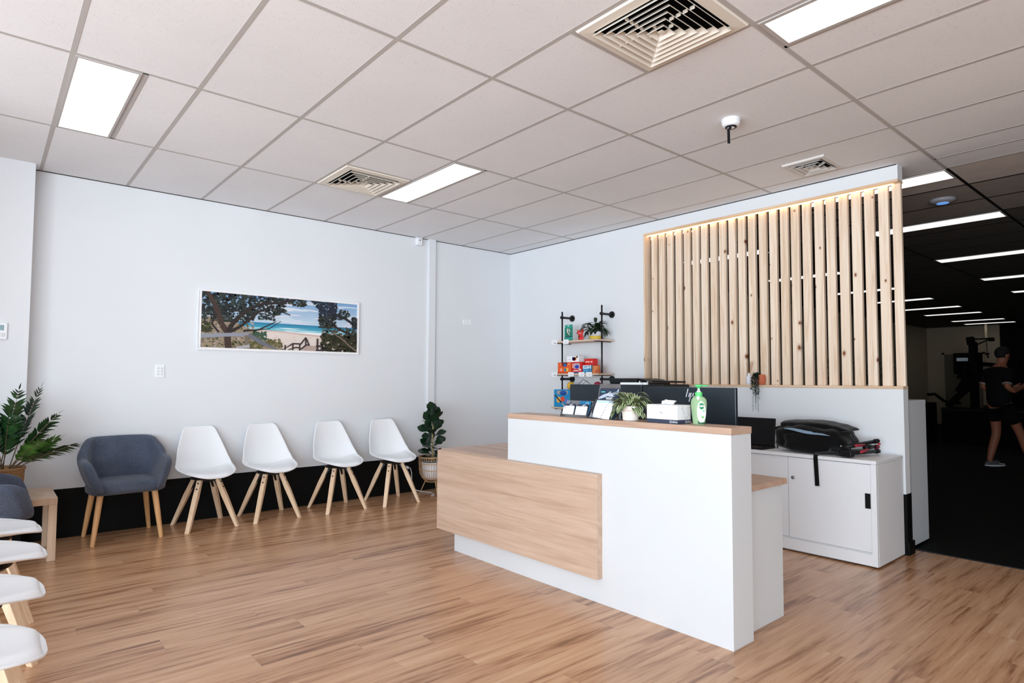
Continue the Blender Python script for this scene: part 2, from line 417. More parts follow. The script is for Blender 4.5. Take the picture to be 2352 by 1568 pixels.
# ------------------------------------------------------------------ lights in the ceiling
def panel(name, x0, x1, y0, y1, label, mat, group, lip=.014):
    t = thing(name, label, 'ceiling light', ((x0+x1)/2, (y0+y1)/2, H), 0, group)
    w, l = (x1-x0)/2, (y1-y0)/2
    f = MB()
    f.box(-w, -w+lip, -l, l, -.007, 0).box(w-lip, w, -l, l, -.007, 0).box(-w+lip, w-lip, -l, -l+lip, -.007, 0).box(-w+lip, w-lip, l-lip, l, -.007, 0)
    f.build('frame', M['tbar'], t)
    MB().box(-w+lip, w-lip, -l+lip, l-lip, -.0055, -.001).build('diffuser', mat, t)
    return t
G1 = 'recessed panel lights in the waiting room ceiling'
panel('ceiling_light', .013, .315, -1.185, -.015, 'flat white ceiling light panel nearest the left end of the waiting room', M['light'], G1)
panel('ceiling_light', 2.413, 2.70, -1.185, -.015, 'slim white ceiling light panel beside the cream square vent near the picture wall', M['light'], G1)
panel('ceiling_light', 2.413, 2.70, -4.785, -3.615, 'large bright ceiling light panel cut off by the top edge of the photo', M['light'], G1, .022)
G2 = 'long strip lights in the dark gym ceiling'
ordn = ['first', 'second', 'third', 'fourth', 'fifth', 'sixth', 'seventh', 'eighth', 'ninth']
for k, x in enumerate([5.57, 7.36, 9.76, 12.08, 14.2]):
    panel('ceiling_light', x-.145, x+.145, -3.59, -2.40, 'gym strip light, %s in the row passing the right end of the timber screen' % ordn[k], M['gym_light'], G2)
for k, x in enumerate([5.58, 7.30, 9.69, 12.1, 14.1, 16.06, 17.8, 20.1, 21.36]):
    panel('ceiling_light', x-.145, x+.145, -1.18, -.02, 'gym strip light, %s from the front in the row nearer the gym left wall' % ordn[k], M['gym_light'], G2)

def vent(name, x0, x1, y0, y1, label, mat, rings, lip, drop, vs=1):
    cx, cy = (x0+x1)/2, (y0+y1)/2; w, l = (x1-x0)/2, (y1-y0)/2
    t = thing(name, label, 'air vent', (cx, cy, H))
    f = MB(); zl = -drop
    # flat outer frame sloping in
    def ring(a, b, z0, z1, c, e):   # sloped four sided band from half sizes (a,b) at z0 to (c,e) at z1
        vs = []
        for (p, q, z) in ((a, b, z0), (c, e, z1)):
            vs += [(-p, -q, z), (p, -q, z), (p, q, z), (-p, q, z)]
        return vs, [(0, 1, 5, 4), (1, 2, 6, 5), (2, 3, 7, 6), (3, 0, 4, 7)]
    f.add(*ring(w, l, 0, zl, w-.004, l-.004)); f.add(*ring(w-.004, l-.004, zl, zl-.002, w-lip, l-lip)); f.add(*ring(w-lip, l-lip, zl-.002, .02, w-lip+.004, l-lip+.004))
    f.open = True
    f.build('frame', mat, t, solid=.0015)
    MB().box(-w+lip-.004, w-lip+.004, -l+lip-.004, l-lip+.004, -.0012, .004).build('duct', M['void'], t)
    for k in range(rings):
        s1 = 1 - k/(rings+.35); s0 = s1 - .72/(rings+.35)
        a, b = (w-lip)*s1, (l-lip)*s1; c, e = (w-lip)*s0, (l-lip)*s0
        z0 = -.026 - .004*k/rings; z1 = -.004
        m2 = MB(); m2.open = True
        m2.add(*ring(a-.004, b-.004, z0*vs, z1*vs, c+.004, e+.004)); m2.add(*ring(a-.001, b-.001, z0*vs-.002, z0*vs, a-.004, b-.004)); m2.build('louver', mat, t, solid=.002)
    s1 = 1 - rings/(rings+.35)
    MB().box(-(w-lip)*s1, (w-lip)*s1, -(l-lip)*s1, (l-lip)*s1, -.026*vs, -.020*vs).build('hub', mat, t)
    for k in range(rings-1):
        s1 = 1 - (k+.86)/(rings+.35)
        for sgn in (-1, 1):
            q = .34 if k < rings-2 else .0
            xx = sgn*(w-lip)*s1; MB().box(xx-.012, xx+.012, q*w*.5-.0022, q*w*.5+.0022, -.024*vs, -.008*vs).build('cross_rib', mat, t)
            yy = sgn*(l-lip)*s1; MB().box(-q*w*.5-.0022, -q*w*.5+.0022, yy-.012, yy+.012, -.024*vs, -.008*vs).build('cross_rib', mat, t)
    return t
vent('ceiling_vent', 1.818, 2.385, -3.585, -3.018, 'large cream square air vent at the top edge of the photo', M['cream'], 6, .055, .010)
vent('ceiling_vent', 1.815, 2.385, -.585, -.018, 'cream square air vent beside the ceiling light above the picture wall', M['cream'], 5, .06, .008)
vent('ceiling_vent', 4.37, 4.73, -3.105, -2.79, 'small white surface vent above the timber screen', M['vent_white'], 3, .036, .014, .9)

# smoke detector with a black strap, wifi disc, motion sensor
t = thing('smoke_detector', 'round white ceiling detector with a black strap hanging from it', 'smoke detector', (3.30, -2.975, H))
MB().lathe([(.058, 0), (.060, -.012), (.056, -.014), (.056, -.03), (.050, -.043), (.034, -.048)], n=32).build('body', M['plastic'], t, smooth=True)
MB().lathe([(.034, -.046), (.036, -.052), (.030, -.056), (.026, -.055)], n=28).build('ring', M['black'], t, smooth=True)
MB().lathe([(.025, -.0545), (.018, -.0565), (.004, -.057)], n=20).build('lens', M['plastic'], t, smooth=True)
mb = MB(); pts = [(-.028, -.008, -.054), (-.045, -.02, -.075), (-.052, -.012, -.085), (-.05, -.012, -.12), (-.05, -.012, -.15), (-.049, -.012, -.172)]
for i in range(len(pts)-1): mb.bar(pts[i], pts[i+1], .016, .005, side=(0.6, 0.7, .1))
mb.build('strap', M['black'], t)
t = thing('wifi_access_point', 'white ceiling disc with a blue glowing ring in the dark gym', 'wifi access point', (6.36, -3.33, H))
MB().lathe([(.10, 0), (.104, -.012), (.085, -.028), (.05, -.036), (.01, -.037)], n=36).build('body', plain('wifi_white', sr(150, 150, 158), .5), t, smooth=True)
MB().lathe([(.05, -.0355), (.046, -.0385), (.042, -.0375)], n=30).build('glow_ring', emit('blue_led', (.05, .35, 1, 1), .7), t, smooth=True)
t = thing('motion_sensor', 'small white motion sensor at the ceiling beside the conduit', 'sensor', (3.56, YA, 2.915))
MB().box(-.036, .036, -.05, 0, -.05, .035).build('body', M['plastic'], t, bevel=.01)
MB().box(-.04, .04, -.055, 0, .035, .043).build('bracket', M['plastic'], t, bevel=.003)
MB().ball((0, -.051, .008), .007, n=10, m=6).build('eye', C_(60, 40, 36), t, smooth=True)
# switches
def plate(name, label, x, z, w, h, n, cat='light switch', y=YA):
    t = thing(name, label, cat, (x, y, z))
    MB().box(-w/2, w/2, -.009, 0, -h/2, h/2).build('plate', M['plastic'], t, bevel=.003)
    for i in range(n):
        zz = (i-(n-1)/2)*h*.24
        for s in ((-1, 1) if n > 1 else (0,)):
            MB().box(s*w*.2-.009, s*w*.2+.009, -.013, -.008, zz-.008, zz+.008).build('rocker', M['white'], t, bevel=.002)
    return t
plate('light_switch', 'white light switch panel on the wall left below the picture', .898, 1.354, .074, .112, 3)
t = plate('intercom_box', 'small white box on the wall right of the vertical conduit', 4.29, 2.005, .125, .066, 1, 'wall box')
t = thing('thermostat', 'white wall controller with a small screen at the left edge', 'thermostat', (-.235, .985, 1.64))
MB().box(-.065, .065, -.022, 0, -.062, .062).build('body', M['plastic'], t, bevel=.005)
MB().box(-.05, .045, -.0245, -.021, .005, .045).build('screen', C_(140, 168, 176, .3), t)
for k in range(2): MB().box(.002+.028*k, .024+.028*k, -.0255, -.021, -.042, -.012).build('button', M['white'], t, bevel=.002)

# picture ------------------------------------------------------------------
def make_picture():
    x0, x1, z0, z1 = 1.199, 2.809, 1.557, 2.123
    t = thing('framed_picture', 'white framed panoramic beach photograph on the white wall', 'picture', ((x0+x1)/2, YA, (z0+z1)/2))
    W, Hh = (x1-x0)/2, (z1-z0)/2; b = .022
    f = MB().box(-W, W, -.028, 0, Hh-b, Hh).box(-W, W, -.028, 0, -Hh, -Hh+b).box(-W, -W+b, -.028, 0, -Hh+b, Hh-b).box(W-b, W, -.028, 0, -Hh+b, Hh-b)
    f.build('frame', M['frame_white'], t, bevel=.002)
    iw, ih = W-b, Hh-b
    pal = {}; mats = []
    def mi(r, g, bl):
        k = (r, g, bl)
        if k not in pal: pal[k] = len(mats); mats.append(C_(r, g, bl, .55))
        return pal[k]
    mb = MB(); mb.open = True; lay = [0]; cyc = [0, 0]
    clampv = lambda v, a: max(0, min(a, v))
    def P(u, v): return (-iw + 2*iw*clampv(u, 1), -.016 - lay[0]*.0000165, -ih + 2*ih*clampv(v, 1))
    def poly(pts, c):
        if cyc[0]: cyc[1] = (cyc[1]+1) % cyc[0]; lay[0] = cyc[2]+cyc[1]
        else: lay[0] += 1
        mb.poly([P(*p) for p in pts], mi(*c))
    def band(v0, v1, c0, c1, n=6, u0=0, u1=1):
        for i in range(n):
            f = (i+.5)/n; c = tuple(int(a+(b_-a)*f) for a, b_ in zip(c0, c1))
            va = v0+(v1-v0)*i/n; vb = v0+(v1-v0)*(i+1)/n
            poly([(u0, va), (u1, va), (u1, vb), (u0, vb)], c)
    R = random.Random(3)
    band(.46, 1, (200, 214, 226), (124, 164, 206), 9)
    for k in range(46):     # thin clouds
        u, v = R.uniform(.35, 1), R.uniform(.52, .97); w, h = R.uniform(.03, .1), R.uniform(.006, .02)
        poly([(u-w, v), (u-w*.4, v-h), (u+w*.5, v-h*.8), (u+w, v+h*.3), (u+w*.3, v+h), (u-w*.5, v+h)], (206+R.randint(-8, 14), 218, 230))
    band(.36, .505, (90, 186, 204), (44, 124, 164), 8)
    for k in range(30):
        u = R.uniform(.25, .98); v = R.uniform(.36, .43); w = R.uniform(.03, .1); poly([(u-w, v), (u, v-.006), (u+w, v+.002), (u, v+.008)], (196, 226, 232))
    poly([(.2, .37), (.45, .365), (.62, .335), (.8, .31), (1, .34), (1, 0), (.2, 0)], (206, 184, 174))
    poly([(.2, .34), (.45, .335), (.66, .29), (.8, .27), (1, .30), (1, 0), (.2, 0)], (222, 208, 200))
    for k in range(60):
        u, v = R.uniform(.3, .85), R.uniform(.03, .3); w = R.uniform(.004, .02); poly([(u-w, v), (u, v-.006), (u+w, v), (u, v+.006)], (196, 178, 168) if k % 2 else (232, 222, 216))
    poly([(0, .56), (.10, .56), (.2, .46), (.26, .40), (.34, .28), (.40, .18), (.47, .12), (.49, 0), (0, 0)], (150, 134, 112))
    def scrub(u0, u1, v0, v1, n, cs, s=.012, lim=None):
        cyc[:] = [24, 0, lay[0]+1]
        for k in range(n):
            u, v = R.uniform(u0, u1), R.uniform(v0, v1)
            if lim and not lim(u, v): continue
            a = R.uniform(0, PI); q = R.uniform(.5, 1.3)*s; c = R.choice(cs)
            poly([(u+q*math.cos(a), v+q*2.6*math.sin(a)), (u+q*.6*math.cos(a+1.9), v+q*1.7*math.sin(a+1.9)), (u-q*math.cos(a+.3), v-q*2.4*math.sin(a+.3)), (u+q*.6*math.cos(a-1.6), v+q*1.6*math.sin(a-1.6))], c)
        lay[0] = cyc[2]+25; cyc[:] = [0, 0]
    scrub(0, .3, .02, .5, 330, [(122, 108, 88), (150, 132, 118), (96, 92, 62), (172, 156, 150), (78, 76, 52)], .011)
    scrub(0, .06, .28, .46, 60, [(44, 50, 28), (64, 66, 38)], .012); scrub(.30, .38, .17, .33, 90, [(46, 78, 70), (70, 96, 80), (58, 82, 54)], .011)
    scrub(.38, .48, .06, .2, 60, [(112, 104, 66), (84, 84, 52)], .01); scrub(.28, .36, .0, .14, 60, [(84, 86, 48), (120, 112, 70)], .01)
    dark = [(22, 30, 30), (34, 42, 40), (18, 22, 26), (48, 56, 46), (38, 54, 58)]
    def limb(pts, w0, w1, c):
        n = len(pts)
        for i in range(n-1):
            (a, b_), (c2, d2) = pts[i], pts[i+1]; w = w0+(w1-w0)*i/(n-1); w2 = w0+(w1-w0)*(i+1)/(n-1)
            L = math.hypot((c2-a)*3, d2-b_) or 1; nx, ny = -(d2-b_)/L, (c2-a)*3/L
            poly([(a+nx*w, b_+ny*w*3), (c2+nx*w2, d2+ny*w2*3), (c2-nx*w2, d2-ny*w2*3), (a-nx*w, b_-ny*w*3)], c)
    def branch1(u): return .99
    def canopyL(u, v): return v > (.74 if u > .42 else .62 + .25*max(0, (u-.22))*(1 if u > .22 else 0)) - (.16 if u < .2 else 0)
    scrub(.0, .64, .55, 1.0, 1100, dark, .013, lambda u, v: v > .60 + .22*u + (.16 if u > .5 else 0) + .04*math.sin(u*40) and not (u > .60 and v < .83))
    scrub(.0, .3, .48, .7, 190, dark, .012); scrub(.33, .43, .56, .68, 60, dark, .010)
    tr = (66, 50, 44); tr2 = (44, 36, 36)
    limb([(.155, 0), (.15, .16), (.145, .3), (.115, .42), (.09, .66), (.06, .85), (.03, 1)], .02, .013, tr)
    limb([(.15, .3), (.175, .44), (.22, .60), (.28, .76), (.36, .86), (.46, .90), (.55, .99)], .014, .006, tr2)
    limb([(.15, .28), (.22, .40), (.28, .56), (.33, .70), (.40, .80), (.48, .73), (.53, .68)], .010, .003, tr2)
    limb([(.24, .33), (.33, .36), (.38, .44), (.44, .54)], .006, .002, tr2); limb([(.33, .36), (.4, .4), (.47, .55)], .003, .0015, tr2)
    limb([(.10, .28), (.06, .42), (.065, .55), (.09, .62)], .006, .004, tr2)
    scrub(.67, .85, .68, 1.0, 330, [(28, 36, 56), (20, 26, 40), (40, 50, 66)], .012, lambda u, v: v > 1.02 - (u-.66)*3.2 or u > .72 and v > .72)
    scrub(.72, .84, .48, .70, 170, dark, .012); scrub(.85, .94, .66, .86, 90, dark, .010); scrub(.96, 1, .5, .72, 60, dark, .011)
    scrub(.75, 1, .22, .5, 210, [(52, 50, 40), (84, 76, 66), (40, 44, 32)], .011); scrub(.74, 1, .0, .34, 520, [(30, 34, 18), (48, 52, 26), (62, 58, 40), (22, 24, 16)], .014)
    limb([(1, .50), (.95, .62), (.9, .70), (.83, .74), (.79, .82)], .010, .004, (32, 30, 36)); limb([(1, .26), (.94, .38), (.86, .46), (.82, .58), (.80, .72)], .009, .003, (42, 36, 36))
    limb([(1, .02), (.95, .12), (.88, .28), (.82, .38)], .006, .003, (120, 104, 92))
    gr = (142, 146, 156); gr2 = (108, 110, 118)
    limb([(0, .20), (.14, .24), (.28, .27)], .012, .011, gr); limb([(.27, .26), (.36, .11), (.45, -.02)], .013, .012, gr2); limb([(.26, .25), (.26, .03)], .010, .010, (120, 108, 96)); limb([(.2, .0), (.28, .05)], .010, .010, (170, 170, 174))
    br = (56, 44, 44)
    for pts in ([(.48, -.01), (.55, .13), (.60, .13)], [(.55, .14), (.55, 0)], [(.595, .14), (.595, 0)], [(.52, 0), (.57, .06), (.60, .05)], [(.60, .12), (.635, .26), (.66, .10)], [(.635, .25), (.635, .08)], [(.60, .02), (.64, .12), (.66, .1)], [(.50, .1), (.50, 0)], [(.715, .25), (.715, 0)], [(.705, .10), (.745, .10)], [(.745, .11), (.745, 0)], [(.705, .01), (.75, .02)]):
        limb(pts, .0045 if pts[0][0] < .7 else .006, .0045 if pts[0][0] < .7 else .006, br)
    poly([(.61, .0), (.64, .10), (.70, .10), (.705, 0)], (178, 158, 148))
    MB().box(-iw, iw, -.0155, -.004, -ih, ih).build('backing', M['paper'], t)
    o = mb.build('print', mats, t)
make_picture()

# ------------------------------------------------------------------ white shell chairs
PROF = [(-.262, .441), (-.256, .444), (-.24, .449), (-.205, .453), (-.155, .452), (-.08, .446), (0, .441), (.07, .446), (.125, .472), (.163, .525), (.19, .61), (.214, .70), (.236, .79), (.247, .835), (.252, .856)]
HW = [.035, .080, .128, .170, .203, .231, .244, .243, .238, .228, .212, .186, .155, .138, .108]
LIFT = [.001, .003, .008, .016, .028, .046, .062, .076, .088, .090, .066, .046, .028, .018, .010]
def lerp_list(a, t):
    x = t*(len(a)-1); i = min(int(x), len(a)-2); f = x-i
    if isinstance(a[0], tuple): return tuple(p+(q-p)*f for p, q in zip(a[i], a[i+1]))
    return a[i]+(a[i+1]-a[i])*f
def shell_pt(s, t, off=0, wf=1):
    """s along the profile, t across (-1..1)"""
    y, z = lerp_list(PROF, t_clamp(s)); e = .012
    y0, z0 = lerp_list(PROF, t_clamp(s-e)); y1, z1 = lerp_list(PROF, t_clamp(s+e))
    l = math.hypot(y1-y0, z1-z0); ny, nz = -(z1-z0)/l, (y1-y0)/l
    w = lerp_list(HW, t_clamp(s))*wf; h = lerp_list(LIFT, t_clamp(s))
    k = h*abs(t*wf)**2.3 + off
    return Vector((w*t, y+ny*k, z+nz*k))
def t_clamp(v): return max(0, min(1, v))
def make_chair():
    t = thing('shell_chair', 'x', 'chair', (0, 0, 0), 0)
    mb = MB(); mb.grid(lambda u, v: shell_pt(v, 2*u-1), 16, 24)
    o = mb.build('shell', M['plastic'], t, smooth=True, solid=.011, sub=1)
    mb = MB(); s0, s1 = .115, .575
    def padpt(u, v, off):
        edge = 1-max(abs(2*u-1), abs(2*v-1))**8
        return shell_pt(s0+(s1-s0)*v, (2*u-1)*.89, off*(.2+.8*edge), 1)
    mb.grid(lambda u, v: padpt(u, v, .026), 14, 14); mb.grid(lambda u, v: padpt(u, v, .004), 14, 14)
    mb.build('seat_pad', M['pad'], t, smooth=True, sub=1)
    mb = MB(); mb.lathe([(.125, .414), (.135, .422), (.10, .436)], n=20).box(-.085, .085, -.085, .085, .398, .416)
    for a in range(4):
        sx, sy = (1 if a in (0, 1) else -1), (1 if a in (0, 2) else -1)
        mb.bar((sx*.056, sy*.056, .41), (sx*.096, sy*.096, .315), .022, .03, .018, .012, side=(sx, sy, .4))
    mb.build('bracket', M['black_metal'], t)
    for sx in (-1, 1):
        for sy in (-1, 1):
            a = Vector((sx*.073, sy*.076, .412)); b = Vector((sx*.203, sy*.212, 0))
            d = (b-a)/(b-a).length; b2 = b - d*0
            mb = MB(); rd = Vector((sx, sy, 0)).normalized(); tg = Vector((-rd.y, rd.x, 0))
            vs = []
            for p, w, h in ((a, .040, .034), (a+(b-a)*.35, .041, .046), (b, .035, .029)):
                vs += [p-tg*w/2-rd*h/2, p+tg*w/2-rd*h/2, p+tg*w/2+rd*h/2, p-tg*w/2+rd*h/2]
            vs = [tuple(q) for q in vs]
            fs = [(3, 2, 1, 0), (8, 9, 10, 11)]
            for r in (0, 4): fs += [(r, r+1, r+5, r+4), (r+1, r+2, r+6, r+5), (r+2, r+3, r+7, r+6), (r+3, r, r+4, r+7)]
            mb.add(vs, fs); leg = mb.build('leg', M['beech'], t, bevel=.003)
            for f in (.06, .17):
                mb = MB()
                c = a + (b-a)*f; q = c + rd*(.017+ (.023-.017)*f/.35 + .0005)
                n = (rd + Vector((0, 0, .34))).normalized(); mb.tube([q-n*.004, q+n*.0035], .0065, 10); mb.build('bolt', M['black_metal'], leg)
    return t
chair0 = make_chair()
WALLROW = 'white shell chairs along the picture wall'; LEFTROW = 'white shell chairs cut off by the left edge of the photo'
spots = [(1.236, .889, .05, 'white shell chair beside the blue grey armchair under the picture', WALLROW),
         (1.797, .890, .03, 'white shell chair second from the armchair in the row under the picture', WALLROW),
         (2.455, .843, .02, 'white shell chair third from the armchair, one short of the fig plant end', WALLROW),
         (3.05, .801, .0, 'white shell chair at the end of the wall row, nearest the potted fig', WALLROW),
         (-.276, -.655, PI/2, 'white shell chair half cut off at left, next to the cropped armchair', LEFTROW),
         (-.290, -1.262, PI/2, 'second white shell chair from the cropped armchair at the left edge', LEFTROW),
         (-.336, -1.90, PI/2, 'third white shell chair from the cropped armchair at the left edge', LEFTROW),
         (-.37, -2.54, PI/2, 'white shell chair in the bottom left corner of the photo', LEFTROW)]
for k, (x, y, rz, lab, g) in enumerate(spots):
    if k == 0:
        chair0.location = (x, y, 0); chair0.rotation_euler = (0, 0, rz); chair0['label'] = lab; chair0['group'] = g
    else: dup(chair0, (x, y, 0), rz, lab, g)

# ------------------------------------------------------------------ blue grey armchairs
def make_armchair():
    t = thing('tub_armchair', 'x', 'armchair')
    # tub: u runs from the left arm front round the back to the right arm front
    def plan(a, r, yb):    # a in -1..1
        s = abs(a); sg = 1 if a > 0 else -1
        if s < .30: f = s/.30; return (sg*r*.70*f, yb)
        if s < .62:
            f = (s-.30)/.32*PI/2; cx, cy = r*.70, yb-.17
            return (sg*(cx+(r-cx)*math.sin(f)), cy+.17*math.cos(f))
        f = (s-.62)/.38
        return (sg*r*(1-.02*f), yb-.17-f*(.27))
    def top(a):
        s = abs(a)
        if s < .30: return .812 - .004*(s/.3)**2
        if s < .47: return .808 - .012*max(0, (s-.3)/.17)**2
        if s < .68: f = (s-.47)/.21; f = f*f*(3-2*f)*.75+f*.25; return .796-(.796-.655)*f
        if s < .86: return .655-.008*(s-.68)/.18
        f = (s-.86)/.14; return .647-.037*f**2
    N = 44
    def sect(a, k, n):
        zt = top(a); zb = .405; s = abs(a)
        # closed loop: outside up, over the top, inside down
        ph = 2*PI*k/n; cu, su = math.cos(ph), math.sin(ph)
        e = lambda v: math.copysign(abs(v)**.55, v)
        h = (zt-zb)/2; zz = (zt+zb)/2 + h*e(su); f = (zz-zb)/(zt-zb)
        hgt = (zz-.40)/.41
        th = .036
        ro = .238 + .085*min(1, (zz-.40)/.22)**.8 - (.04*max(0, hgt-.58)/.42 if s < .55 else 0)
        yb = .205 + .045*hgt
        off = th*e(cu)
        x, y = plan(a, ro-.036+off, yb-.036+off)
        if s > .62:
            g = (s-.62)/.38; y += -.03*g*(1-min(1, (zz-.40)/.2))+ .012*g*max(0, (zz-.52)/.12)
        return Vector((x, y, zz))
    mb = MB(); n = 20
    mb.grid(lambda u, v: sect(2*v-1, int(round(u*n)) % n, n), n, N, closeu=True)
    mb.add([sect(-1, k, n) for k in range(n)], [tuple(range(n))]); mb.add([sect(1, k, n) for k in range(n)], [tuple(range(n-1, -1, -1))])
    mb.build('tub_back', M['denim'], t, smooth=True, sub=1)
    mb = MB()
    def seatpt(d):
        return 1
    e = lambda v, p: math.copysign(abs(v)**p, v)
    vs = []; fs = []; nn, mm = 32, 14
    for j in range(mm+1):
        th = PI*j/mm
        for k in range(nn):
            ph = 2*PI*k/nn; r = abs(math.sin(th))**.45
            x = .272*r*e(math.cos(ph), .42); y = -.028+.235*r*e(math.sin(ph), .42)
            vs.append((x*(1 if y < 0 else .94), y, .422-.055*e(math.cos(th), .6) + .008*(1-(x/.27)**2)))
    for j in range(mm):
        for k in range(nn): fs.append((j*nn+k, j*nn+(k+1) % nn, (j+1)*nn+(k+1) % nn, (j+1)*nn+k))
    mb.add(vs, fs); mb.build('seat', M['denim'], t, smooth=True)
    for sx in (-1, 1):
        for sy in (-1, 1):
            a = Vector((sx*.185, sy*.165+.0, .40)); b = Vector((sx*.236, sy*.212, 0))
            MB().tube([a, a+(b-a)*.5, b-(b-a)*.01, b], [.0235, .021, .0155, .014], 16).build('leg', M['honey'], t, smooth=False)
    return t
arm0 = make_armchair()
arm0.location = (.612, .888, 0); arm0.rotation_euler = (0, 0, .03)
arm0['label'] = 'blue grey fabric armchair on wooden legs against the black wall band'; arm0['group'] = 'blue grey armchairs'
dup(arm0, (-.325, .118, 0), PI/2, 'blue grey armchair cut off by the left edge in front of the palm', 'blue grey armchairs')

# side table with the palm on it
t = thing('side_table', 'small square pale oak side table between the two armchairs', 'side table', (-.136, .705, 0))
a = .275
MB().box(-a, a, -a+.0, a, .394, .442).build('tabletop', M['oak_table'], t, bevel=.0015)
for sx in (-1, 1):
    for sy in (-1, 1):
        x, y = sx*(a-.026), sy*(a-.026)
        MB().box(x-.025, x+.025, y-.025, y+.025, 0, .394).build('leg', M['oak_table'], t, bevel=.0015)

def palm():
    t = thing('potted_palm', 'artificial palm with glossy dark fronds in a woven basket on the side table', 'potted plant', (-.165, .72, .442))
    MB().lathe([(.10, 0), (.112, .02), (.122, .10), (.125, .185), (.131, .19), (.131, .205), (.121, .206), (.116, .185), (.02, .18)], n=32).build('basket', M['wicker'], t, smooth=True)
    MB().lathe([(.116, .176), (.06, .182), (.004, .184)], n=20).build('soil', M['soil'], t)
    R = random.Random(5)
    def frond(az, el, L, start, hang, n=15, wl=.105, tw=0, mat=None):
        p = Vector(start); d = Vector((math.cos(az)*math.cos(el), math.sin(az)*math.cos(el), math.sin(el)))
        pts = [p.copy()]; ds = [d.copy()]
        for i in range(26):
            d = (d+Vector((0, 0, -1))*hang/26).normalized(); p = p+d*L/26; pts.append(p.copy()); ds.append(d.copy())
        st = MB().tube(pts, [.0042*(1-.75*i/26) for i in range(27)], 6); st.build('stem', M['stem_brown'], t, smooth=True)
        lf = MB()
        for i in range(n):
            f = .34+.64*i/(n-1); k = int(f*26); q = pts[k]; dd = ds[k]
            sd = dd.cross(Vector((0, 0, 1)))
            if sd.length < .05: sd = Vector((1, 0, 0))
            sd.normalize(); upv = sd.cross(dd).normalized()
            ca, sa = math.cos(tw), math.sin(tw); sd2 = sd*ca+upv*sa; up2 = upv*ca-sd*sa
            for sg in (-1, 1):
                ll = wl*(math.sin(PI*min(1, .2+.75*(i+.5)/n))**.7)*R.uniform(.9, 1.1)
                dr = (sd2*sg*.7+dd*.9+up2*.12).normalized()
                lf.leaf(q, dr, up2, ll, ll*.27, R.uniform(.1, .7), .2, 5, 'lance')
        lf.leaf(pts[-1], ds[-1], (0, 0, 1), wl*.5, wl*.13, .2, .2, 5, 'lance')
        lf.build('frond', mat or M['palm'], t, smooth=True)
    for az, el, L, st, hg, tw in [(-.3, 1.33, .62, (.03, 0, .18), .30, .4), (-.45, 1.05, .50, (.03, -.01, .18), .4, .5), (-.55, .54, .47, (.05, -.02, .18), .28, .45), (.1, .75, .36, (.04, .01, .18), .25, .8),
                                  (5.4, 1.36, .60, (-.02, .0, .18), .2, .5), (3.3, 1.1, .6, (-.02, 0, .18), .5, 0), (3.5, .8, .55, (-.03, -.01, .18), .5, .2), (-1.5, 1.2, .44, (.0, -.03, .18), .5, .5),
                                  (-.9, .85, .36, (.03, -.03, .18), .5, .5), (-2.2, .95, .45, (-.02, -.03, .18), .5, -.2), (-1.0, 1.3, .42, (-.01, -.02, .18), .2, .8), (-.5, .70, .32, (.04, -.02, .18), .2, .6), (4.2, 1.2, .5, (0, -.02, .18), .4, .4)]:
        frond(az, el, L, st, hg, tw=tw, mat=M['palm_light'] if L < .37 else None)
palm()

# fig plant in a rattan stand
def fig():
    t = thing('potted_fig', 'fiddle leaf fig in a rattan plant stand at the end of the desk', 'potted plant', (3.585, .845, 0))
    z0 = .155
    prof = lambda z: .075+.068*math.sin(min(1, z/.12)*PI/2) if z < .12 else .143 + .008*(z-.12)/.15
    st = MB()
    for zz in (.0, .045, .13, .2, .265, .275):
        r = prof(zz)+.002; st.tube([(r*math.cos(2*PI*k/28), r*math.sin(2*PI*k/28), z0+zz) for k in range(29)], .0042, 6, cap=False)
    for k in range(34):
        a = 2*PI*k/34; st.tube([((prof(z))*math.cos(a), prof(z)*math.sin(a), z0+z) for z in (0, .02, .05, .09, .13, .2, .275)], .0028, 5)
    st.build('rattan_basket', M['rattan'], t, smooth=True)
    for k in range(3):
        a = 2*PI*k/3+2.5
        MB().tube([(.07*math.cos(a), .07*math.sin(a), z0+.015), (.145*math.cos(a), .145*math.sin(a), 0)], [.0055, .0045], 8).build('leg', M['rattan'], t, smooth=True)
    MB().lathe([(.075, z0+.02), (.105, z0+.05), (.118, z0+.12), (.120, z0+.215), (.112, z0+.215), (.108, z0+.19), (.004, z0+.19)], n=28).build('inner_pot', M['ceramic'], t, smooth=True)
    MB().lathe([(.109, z0+.195), (.004, z0+.2)], n=18).build('soil', M['soil'], t)
    R = random.Random(11)
    pts = [(0, 0, z0+.19), (.008, 0, .45), (-.004, .006, .58), (.004, 0, .72), (.012, .004, .84), (.018, 0, .90)]
    MB().tube(pts, [.011, .010, .009, .008, .007, .005], 8).build('trunk', M['trunk'], t, smooth=True)
    lf = MB()
    n = 44
    for i in range(n):
        f = i/(n-1); z = .36+.52*f; a = i*2.4+.6
        if .44 < f < .50: continue
        el = .55+.6*f*f+R.uniform(-.25, .35); L = R.uniform(.135, .175)*(1-.05*f)
        d = Vector((math.cos(a)*math.cos(el), math.sin(a)*math.cos(el), math.sin(el)))
        c = Vector((.005, 0, z)); lf.tube([c, c+d*.03], .003, 5)
        lf.leaf(c+d*.025, d, (R.uniform(-.9, .3), R.uniform(-1.2, .2), .8), L, L*.72, R.uniform(.3, 1.1)*(1-.4*f), .10, 8, 'fiddle')
    lf.build('foliage', M['fiddle'], t, smooth=True)
fig()
